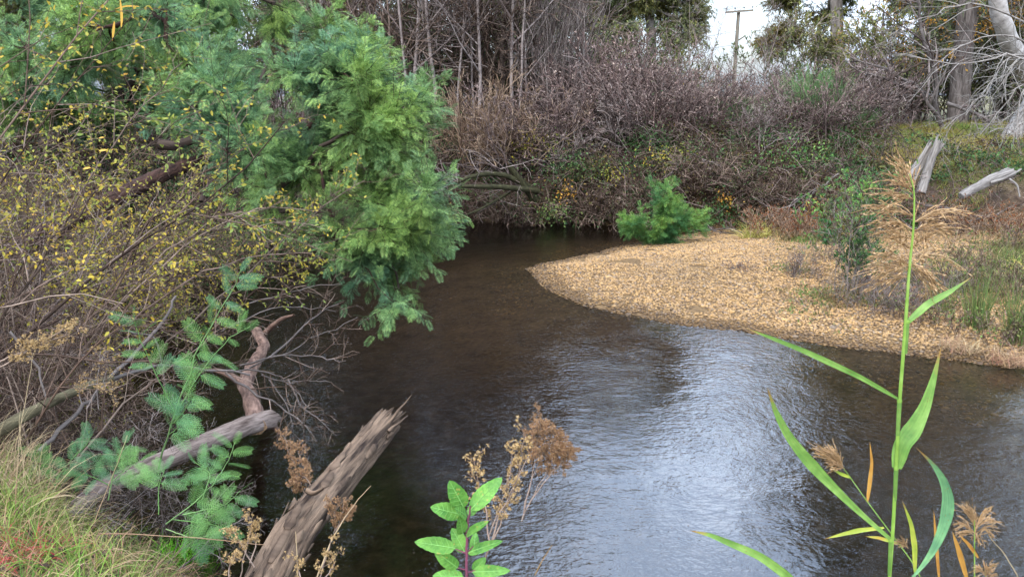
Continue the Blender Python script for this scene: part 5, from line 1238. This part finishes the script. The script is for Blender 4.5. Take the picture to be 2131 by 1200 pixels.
ribbon(r, [(1895, 1205, 1.9), (1927, 1168, 1.9), (1950, 1131, 1.9), (1970, 1081, 1.9), (1976, 1035, 1.9), (1964, 996, 1.9), (1941, 962, 1.9), (1906, 930, 1.9)], 26 * PX, M['reedblue'], prof=([0, .15, .5, .75, 1], [.15, .4, 1, .6, .02]), twist=1.0)
r = reed2('reed beyond the lower edge whose long bright leaf arches in at bottom right of centre', [(1700, 1330, 1.75), (1690, 1290, 1.75), (1670, 1230, 1.75)], .004)
ribbon(r, [(1672, 1235, 1.75), (1640, 1198, 1.75), (1583, 1156, 1.75), (1514, 1127, 1.75), (1478, 1112, 1.75), (1436, 1103, 1.75)], 18 * PX, M['reed'], prof=([0, .3, .6, .85, 1], [1, 1, .7, .4, .02]))
r = reed2('short reed with a yellow-green upright leaf right of the tallest reed', [(1906, 1240, 2.1), (1904, 1200, 2.1), (1904, 1180, 2.1)], .003)
ribbon(r, [(1904, 1190, 2.1), (1904, 1136, 2.1), (1897, 1090, 2.1), (1877, 1039, 2.1)], 13 * PX, M['reedyel']); ribbon(r, [(1955, 1210, 2.1), (1948, 1120, 2.1), (1943, 1060, 2.1)], 8 * PX, M['reeddry'])
plume(r, [((1890, 1140), (1878, 1130), (1864, 1120), .5), ((1890, 1140), (1880, 1125), (1872, 1112), .4)], n=36, sp=.01, Y=2.1, wid=.005)
r = reed2('reed with a spiky tan seedhead at the lower right corner', [(2028, 1240, 2.1), (2028, 1200, 2.1), (2028, 1130, 2.1), (2028, 1080, 2.1)], .0028)
plume(r, [((2030, 1100), (2015, 1060), (1990, 1048), .7), ((2030, 1100), (2022, 1060), (2014, 1040), .7), ((2030, 1100), (2045, 1060), (2065, 1053), .6), ((2030, 1100), (2060, 1075), (2092, 1095), .6), ((2030, 1110), (2060, 1090), (2078, 1112), .5), ((2030, 1120), (2040, 1110), (2046, 1138), .5), ((2030, 1110), (2005, 1085), (1982, 1090), .6), ((2030, 1115), (2010, 1100), (1996, 1112), .5)], n=26, sp=.014, Y=2.1, wid=.006)
ribbon(r, [(2014, 1210, 2.1), (1996, 1145, 2.1), (1982, 1105, 2.1)], 13 * PX, M['reeddry']); ribbon(r, [(2036, 1160, 2.1), (2015, 1130, 2.1), (1996, 1112, 2.1)], 9 * PX, M['reeddry'])
r = reed2('low reed seedhead at the bottom edge in the right corner', [(2055, 1250, 2.0), (2052, 1210, 2.0), (2050, 1180, 2.0)], .0025)
plume(r, [((2052, 1200), (2040, 1178), (2022, 1180), .6), ((2052, 1200), (2062, 1172), (2080, 1172), .6), ((2052, 1200), (2050, 1180), (2045, 1165), .5), ((2052, 1205), (2068, 1190), (2076, 1200), .5)], n=26, sp=.012, Y=2.0, wid=.006)
stalk('dry_stalk', 'thin dry stalk crossing the bottom right corner', [(2060, 1117, 2.1), (2090, 1150, 2.1), (2119, 1200, 2.05), (2135, 1230, 2.05)], .0012, .0016, M['straw'])

# ------------------------------------------------------------------ plants and dead wood of the gravel bar and right bank
def WB(px, py, z): return W(px, py, z)
c = W(1360, 503, .10); k = c[1] / FPX
def lobw(px, py, Y, rx, ry, n, dz=.4): return (P(px, py, Y), (rx * Y / FPX, dz, ry * Y / FPX), n)
Yb = c[1]
lobed_tree('young_wattle_bush', 'bush', 'bright green young wattle bush at the back tip of the gravel bar', None, [c, P(1360, 480, Yb), P(1365, 450, Yb)], .03,
    [lobw(1368, 440, Yb, 25, 30, 20), lobw(1330, 470, Yb, 22, 15, 12), lobw(1412, 468, Yb, 32, 14, 15), lobw(1370, 480, Yb, 40, 12, 12), lobw(1383, 405, Yb, 10, 12, 5)],
    M['bushgreen'], M['bk_dark'], tmpl=FROND_FAR, ls=(.09, .15), sprays=4, spl=.3, per=11, clump=3, tipr=.004, hang=.05, pref=.4, sd=451, ang=42, sides=5, K=8)
seed(452)
tuft('ochre_tussock', 'pale ochre tussock at the back edge of the gravel bar', 'grass', W(1572, 488, .22), .28, 300, .55, .012, M['ochre'], .7, .35)
def herb(name, label, cat, base, n, h, lean, mat, leaf=None, ln=0, ls=(.03, .05), sd=1, r0=.006, lv=((6, .5, 35, .2), (4, .5, 40, .3)), br=.1, up=.05, minr=.003, group=None, tmpl=LEAF1):
    r = bare(name, cat, label, group, 0, n, h, lean, list(lv), mat, r0, up, .08, sd=sd, leaf=leaf, leafn=ln, ls=ls, minr=minr, br=br, tmpl=tmpl); moveto(r, base); return r
herb('bar_weed', 'tall brown-stemmed weed with green leaves growing on the gravel bar', 'weed', W(1752, 604, .25), 9, 1.35, .22, M['tw_red'], M['dark'], 1500, (.04, .08), 461, br=.12)
herb('bar_weed', 'bushy green weed behind the tall brown-stemmed one', 'weed', W(1715, 540, .3), 10, 1.25, .3, M['tw_brown'], M['bushgreen'], 1700, (.04, .08), 462, br=.2)
herb('bar_weed', 'tall dark weed between the reed plume and the tall brown-stemmed weed', 'weed', W(1800, 600, .25), 10, 1.2, .3, M['tw_red'], M['dark'], 800, (.03, .06), 463, br=.15)
herb('red_herb', 'small reddish bare herb left of the tall weeds on the bar', 'herb', W(1672, 575, .25), 22, .55, .5, M['tw_red'], M['rust'], 250, (.02, .03), 464, br=.16, r0=.004, minr=.002)
herb('red_herb', 'tiny reddish herb alone on the open gravel', 'herb', W(1535, 560, .25), 20, .26, .9, M['tw_red'], M['rust'], 160, (.02, .03), 465, br=.16, r0=.003, minr=.002)
herb('red_herb', 'dark reddish herb spreading at the foot of the tall weeds', 'herb', W(1830, 630, .22), 90, .48, 1.3, M['tw_red'], M['rust'], 500, (.02, .03), 466, br=.4, r0=.003, minr=.002)
herb('red_herb', 'reddish herb behind the stem of the tallest reed', 'herb', W(1900, 600, .25), 80, .5, .9, M['tw_red'], M['rust'], 400, (.02, .03), 467, br=.4, r0=.003, minr=.002)
herb('gold_weed', 'yellow-flowered weed standing at the back of the bar', 'weed', W(1690, 478, .35), 8, .75, .2, M['tw_brown'], M['orange'], 300, (.03, .05), 468, br=.1)
herb('rust_fern', 'rust-brown dead fern clump at the back of the bar, left one', 'fern', W(1610, 480, .3), 40, .62, .9, M['tw_orange'], M['rust'], 1300, (.03, .06), 469, br=.35)
herb('rust_fern', 'rust-brown dead fern clump at the back of the bar, behind the tall weeds', 'fern', W(1700, 488, .3), 40, .7, .9, M['tw_orange'], M['rust'], 1200, (.03, .06), 470, br=.4)
herb('rust_fern', 'rust-brown dead fern clump below the fallen white log', 'fern', W(2060, 485, .35), 50, .75, 1., M['tw_orange'], M['rust'], 1700, (.03, .06), 471, br=.6)
herb('green_undershrub', 'leafy green undershrub at the foot of the right bank', 'shrub', W(1790, 470, .5), 22, 1.1, .6, M['tw_brown'], M['bushgreen'], 1800, (.04, .08), 472, br=.3)
seed(473)
RU = 'rush clumps on the gravel bar'
tuft('rush_clump', 'dark green rush clump on the gravel bar near the right edge', 'rush', W(2035, 668, .22), .14, 150, .95, .010, M['rush'], .16, .08, 5, RU)
tuft('rush_clump', 'dark green rush clump cut by the right edge of the photo', 'rush', W(2125, 690, .22), .18, 190, .95, .010, M['rush'], .18, .08, 5, RU)
tuft('rush_clump', 'smaller rush clump between the tallest reed and the near-edge clump', 'rush', W(1960, 640, .22), .14, 90, .6, .009, M['rush'], .25, .1, 5, RU)
tuft('rush_clump', 'back rush clump in the grass at the right edge', 'rush', W(2090, 560, .3), .2, 120, .6, .010, M['rush'], .3, .15, 5, RU)
DW = 'loose weeds at the right end of the gravel bar'
for i, (px, py, h, lab) in enumerate([(1985, 600, .55, 'loose olive weed right of the big reed plume'), (2070, 600, .6, 'olive weed behind the near-edge rush clump'), (2120, 620, .7, 'tall olive weed cut by the right edge of the photo'), (2085, 690, .4, 'low olive weed between the two dark rush clumps'), (1930, 655, .35, 'low weed just right of the tallest reed stem'), (2010, 550, .5, 'weed at the back of the bar right of the reed plume'), (2110, 530, .6, 'weed at the back of the bar by the right edge')]):
    herb('loose_weed', lab, 'weed', W(px, py, .24), 26, h, .7, M['tw_brown'], M['herbgreen'], 420, (.03, .06), 510 + i, br=.22, r0=.004, minr=.0025, group=DW)
seed(520)
for i, (px, py, h, lab) in enumerate([(1975, 585, .4, 'dry ochre grass tuft behind the smaller rush clump'), (2060, 560, .45, 'dry ochre grass tuft left of the back rush clump'), (2131, 575, .5, 'dry ochre grass tuft at the right edge'), (2000, 700, .3, 'dry ochre grass tuft in front of the near-edge rush clump'), (2100, 725, .3, 'dry ochre grass tuft nearest the water at the right edge')]):
    tuft('dry_tuft', lab, 'grass', W(px, py, .24), .22, 130, h, .010, M['straw'] if i in (1, 3, 4) else M['ochre'], .6, .4, group='dry grass tufts on the bar')
# low herbs creeping over the gravel
seed(474)
n = 90000; x = rand(3, 14, n); y = rand(8, 17, n); z, dr, db, fa, ri = height(x, y, True)
px_ = x / y * (FPX * (CP)) + 1065; dn = fbm(x * .8, y * .8, 3, 77)
wgt = np.maximum.reduce([np.exp(-((x - c_[0]) ** 2 + (y - c_[1]) ** 2) / c_[2] ** 2) for c_ in [(*W(1800, 630, .2)[:2], .7), (*W(2080, 680, .2)[:2], .8), (*W(2100, 540, .2)[:2], 1.3), (*W(1880, 690, .2)[:2], .5), (*W(1660, 570, .2)[:2], .3), (*W(1990, 620, .2)[:2], .6), (*W(1850, 560, .2)[:2], .7), (*W(1950, 560, .2)[:2], 1.2), (*W(1700, 505, .3)[:2], .8), (*W(2120, 600, .2)[:2], 1.0)]])
k = (db < -.3) & (dr < .1) & (rng.random(n) < wgt * (.42 + 1.6 * dn) + .045 * (x > 5))
p_ = np.stack([x[k], y[k], z[k] + .02], 1)
b = Buf(); rp = np.repeat(p_, 3, 0) + rng.normal(size=(len(p_) * 3, 3)) * V(.03, .03, .015)
place(b, LEAF1, rp, rdir(len(rp)) + V(0, 0, .5), nrm(rng.normal(size=rp.shape) * .5 + V(0, 0, 1)), rand(.025, .07, len(rp)))
g_ = p_[rng.random(len(p_)) < .5]; blades(b, g_, rand(.05, .2, len(g_)), .011, .5, .3)
tag(b.build('creeping_herbs', M['herbgreen']), 'low green herbs creeping over the gravel bar', 'ground cover', kind='stuff')

def deadlog(name, label, pts, r0, r1, sd, cat='log', jag=.05, extra=None, mat='dead'):
    seed(sd); root = thing(name, P(*pts[0]), label, cat); b = Buf(); log(b, PL(*pts), r0, r1, 40, 24, .34, jag=jag, sd=sd); b.build('trunk', [M[mat], M[mat]], root, attr=True)
    if extra:
        for e, a_, c_ in extra: b = Buf(); log(b, PL(*e), a_, c_, 16, 10, .15, sd=sd + 1); b.build('branch', [M[mat], M[mat]], root, attr=True)
    return root
deadlog('bleached_stump', 'bleached white stump with a forked top, right one of the pair', [(1918, 402, 17.2), (1930, 360, 17.3), (1942, 322, 17.3), (1950, 300, 17.3)], .095, .07, 481, 'stump', .12, [([(1944, 325, 17.3), (1956, 308, 17.3), (1963, 298, 17.3)], .045, .03)])
deadlog('bleached_stump', 'leaning grey-white stump, left one of the pair', [(1893, 372, 17.4), (1910, 345, 17.5), (1930, 312, 17.5)], .12, .07, 482, 'stump', .12)
deadlog('bleached_log', 'bleached white log lying on the right bank slope near the edge', [(2000, 408, 16.9), (2030, 390, 17.0), (2062, 374, 17.1), (2100, 362, 17.2)], .07, .12, 483, 'log', .05, [([(2060, 380, 17), (2090, 372, 17), (2125, 352, 17.1)], .035, .02), ([(2100, 372, 17.0), (2118, 385, 16.9), (2122, 410, 16.8)], .025, .015)])
def branchy(name, label, limbs, mat, sd, kid=(10, 40, .35), kid2=(5, 42, .5), r=(.02, .008), cat='branch', base=None, minr=.003, grav=.0, K=12):
    seed(sd); root = thing(name, P(*limbs[0][0]) if base is None else base, label, cat); b = Buf()
    C = np.array([trunkline(PL(*c_), 1, 1, K, .12)[0] for c_ in limbs]); R = np.linspace(r[0], r[1], K)[None] * rand(.7, 1.15, len(C), 1); tubes(b, C, R, 6, attr=True); b.build('limb', M[mat[0]], root, attr=True)
    b = Buf(); C2, R2 = kids(C, R, kid[0], .15, 1, kid[1], kid[2], 7, 0, .12, grav=grav); R2 = np.maximum(R2, minr); tubes(b, C2, R2, 4)
    if kid2: C3, R3 = kids(C2, R2, kid2[0], .2, 1, kid2[1], kid2[2], 5, 0, .14, grav=grav); tubes(b, C3, np.maximum(R3, minr * .8), 3)
    b.build('twigs', M[mat[1]], root); return root
branchy('fallen_branch', 'pale fallen branch slanting down the bank behind the tall weeds', [[(1745, 362, 17.2), (1690, 400, 16.9), (1620, 440, 16.7), (1570, 470, 16.6)], [(1700, 392, 17), (1660, 440, 16.8), (1640, 470, 16.7)]], ('bk_grey', 'tw_grey'), 491)
branchy('fallen_branch', 'bare branch lying along the back edge of the gravel bar', [[(1620, 488, 17.0), (1560, 490, 17.1), (1500, 484, 17.2), (1450, 478, 17.3)], [(1560, 489, 17), (1510, 475, 17.1), (1465, 480, 17.2)]], ('bk_grey', 'tw_grey'), 492, kid=(6, 35, .3))
branchy('arching_branch', 'pale arching bare branch in the middle of the far bank', [[(1575, 370, 18.3), (1582, 320, 18.4), (1620, 285, 18.5), (1655, 290, 18.5)], [(1672, 350, 18.3), (1655, 300, 18.5), (1630, 278, 18.5)]], ('bk_grey', 'tw_grey'), 493, kid=(9, 45, .4))
branchy('debris_branch', 'brown flood debris branch below the fallen white log', [[(1870, 500, 16.4), (1960, 470, 16.6), (2050, 450, 16.8), (2140, 425, 17)], [(1880, 470, 16.6), (1960, 490, 16.5), (2060, 500, 16.4), (2140, 505, 16.3)], [(1900, 420, 17), (1990, 440, 16.8), (2080, 460, 16.6), (2131, 500, 16.4)]], ('bk_grey', 'tw_brown'), 494, kid=(16, 30, .3), r=(.03, .015), cat='debris')
branchy('debris_branch', 'reddish flood debris branch behind the reed plume', [[(1780, 470, 17), (1860, 450, 16.9), (1940, 430, 17), (2000, 420, 17.1)], [(1830, 400, 17.3), (1880, 430, 17.1), (1930, 450, 17)]], ('bk_dark', 'tw_red'), 495, kid=(16, 35, .4), r=(.025, .012), cat='debris')
branchy('hanging_twigs', 'pale twig spray hanging on the face of the far bank left of centre', [[(1440, 320, 18.4), (1475, 340, 18.4), (1480, 400, 18.3)], [(1440, 325, 18.4), (1400, 350, 18.4), (1385, 400, 18.3)]], ('bk_grey', 'tw_grey'), 496, kid=(12, 40, .5), grav=.15)
# white-barked trees at right
seed(501)
Yr = 15.5
foot = P(2240, 340, Yr); foot[2] = gz(foot[0], foot[1])
branchy('white_limbed_tree', 'dead white-limbed tree drooping long pale branches in from the right edge', [
    [(2240, 330, Yr), (2200, 200, Yr), (2170, 120, Yr), (2150, 60, Yr)], [(2190, 160, Yr), (2131, 105, 15), (2060, 125, 14.8), (1960, 130, 14.6), (1890, 115, 14.5)], [(2190, 150, Yr), (2110, 100, 15), (2070, 160, 14.8), (2010, 240, 14.6)],
    [(2180, 180, Yr), (2100, 130, 15), (2050, 200, 14.8), (1965, 270, 14.5)], [(2190, 200, Yr), (2131, 160, 15), (2080, 230, 14.9), (2040, 280, 14.6)], [(2170, 120, Yr), (2100, 60, 15.2), (2010, 90, 15), (1940, 140, 14.8)],
    [(2160, 60, Yr), (2050, 0, 15.2), (1960, 20, 15), (1850, 75, 14.8)], [(2190, 150, Yr), (2120, 110, 15), (2090, 170, 14.9), (2085, 215, 14.8)], [(2210, 220, Yr), (2150, 190, 15), (2110, 260, 14.9), (2060, 275, 14.7)], [(2200, 190, Yr), (2140, 150, 14.8), (2120, 220, 14.7), (2115, 290, 14.5)]],
    ('dead', 'tw_white'), 502, kid=(11, 40, .33), kid2=(5, 42, .5), r=(.024, .007), cat='tree', base=foot, minr=.003, grav=.12)
seed(503)
foot = G(2105, 21); root = thing('white_gum', foot, 'white-barked trunk leaning in from the upper right corner', 'tree')
b = Buf(); log(b, [foot - V(0, 0, .3), P(2165, 190, 20.5), P(2105, 105, 19.5), P(2085, 40, 19), P(2060, -60, 18.8), P(2040, -250, 18.5), P(2000, -450, 18.5)], .26, .12, 60, 22, .06, sd=503); b.build('trunk', [M['whitebark'], M['dead']], root, attr=True)
T, _ = trunkline([P(2085, 40, 19), P(2060, -60, 18.8), P(2040, -250, 18.5), P(2000, -450, 18.5)], 1, 1, 10, 0); C, R = kids(T[None], np.full((1, 10), .09), 14, .1, 1, 50, .6, 7, .04, .1); b = Buf(); tubes(b, C, R, 6, attr=True); b.build('branches', M['dead'], root, attr=True)
b = Buf(); C2, R2 = kids(C, R, 8, .2, 1, 45, .5, 6, .03, .1); tubes(b, C2, np.maximum(R2, .005), 4); b.build('twigs', M['tw_white'], root); lb = Buf(); leaves_on(lb, C2, 22, EUC, .1, .2, .1, 1, 50, 0, .3, .3); lb.build('leaves', M['euc'], root)
branchy('leaning_dead_tree', 'leaning dead trunk with pale branches behind the right bank grass', [[(1960, 262, 22), (1920, 190, 21.8), (1860, 150, 21.6), (1770, 120, 21.4)], [(1950, 240, 22), (1940, 120, 21.9), (1905, 20, 21.8), (1900, -60, 21.8)], [(1930, 200, 22), (1880, 178, 21.6), (1830, 165, 21.4), (1775, 140, 21.3)], [(1970, 215, 21.8), (2010, 230, 21.6), (2060, 250, 21.4), (2060, 255, 21.4)]], ('bk_grey', 'tw_grey'), 504, kid=(14, 45, .4), r=(.07, .02), cat='tree', minr=.005)
branchy('black_branch', 'thin blackened fallen branch crossing the pale ones on the right bank', [[(1805, 195, 20), (1850, 165, 20), (1890, 145, 20), (1925, 130, 20)]], ('bk_dark', 'tw_dark'), 505, kid=(5, 40, .3), kid2=None, r=(.012, .03), minr=.004)
# broom bushes
seed(506)
for px, Y, h, n_, lab, gr in [(1700, 20.3, 1.5, 420, 'bright green broom bush standing above the far bank, right of the pole', 'broom bushes'), (1645, 20.6, .9, 200, 'smaller green broom bush to the left of the bright one', 'broom bushes'), (1535, 20.4, .8, 140, 'small green broom bush in front of the foot of the power pole', 'broom bushes'), (1790, 20.5, .8, 160, 'low green broom bush left of the right bank grass', 'broom bushes')]:
    g_ = gpx(px, Y); root = thing('broom_bush', g_, lab, 'bush', gr)
    bs = g_ + rng.normal(size=(n_, 3)) * V(.14, .14, .0); C = paths(bs, rng.normal(size=(n_, 3)) * .28 + V(0, 0, 1), h * rand(.5, 1.1, n_), 5, .03, .06); b = Buf(); tubes(b, C, np.full((n_, 5), .005) * np.linspace(1, .5, 5), 3)
    C2, R2 = kids(C, np.full((n_, 5), .005), 4, .35, 1, 22, .35, 4, .03, .06); tubes(b, C2, np.full(R2.shape, .0035), 3); b.build('stems', M['broom'], root)
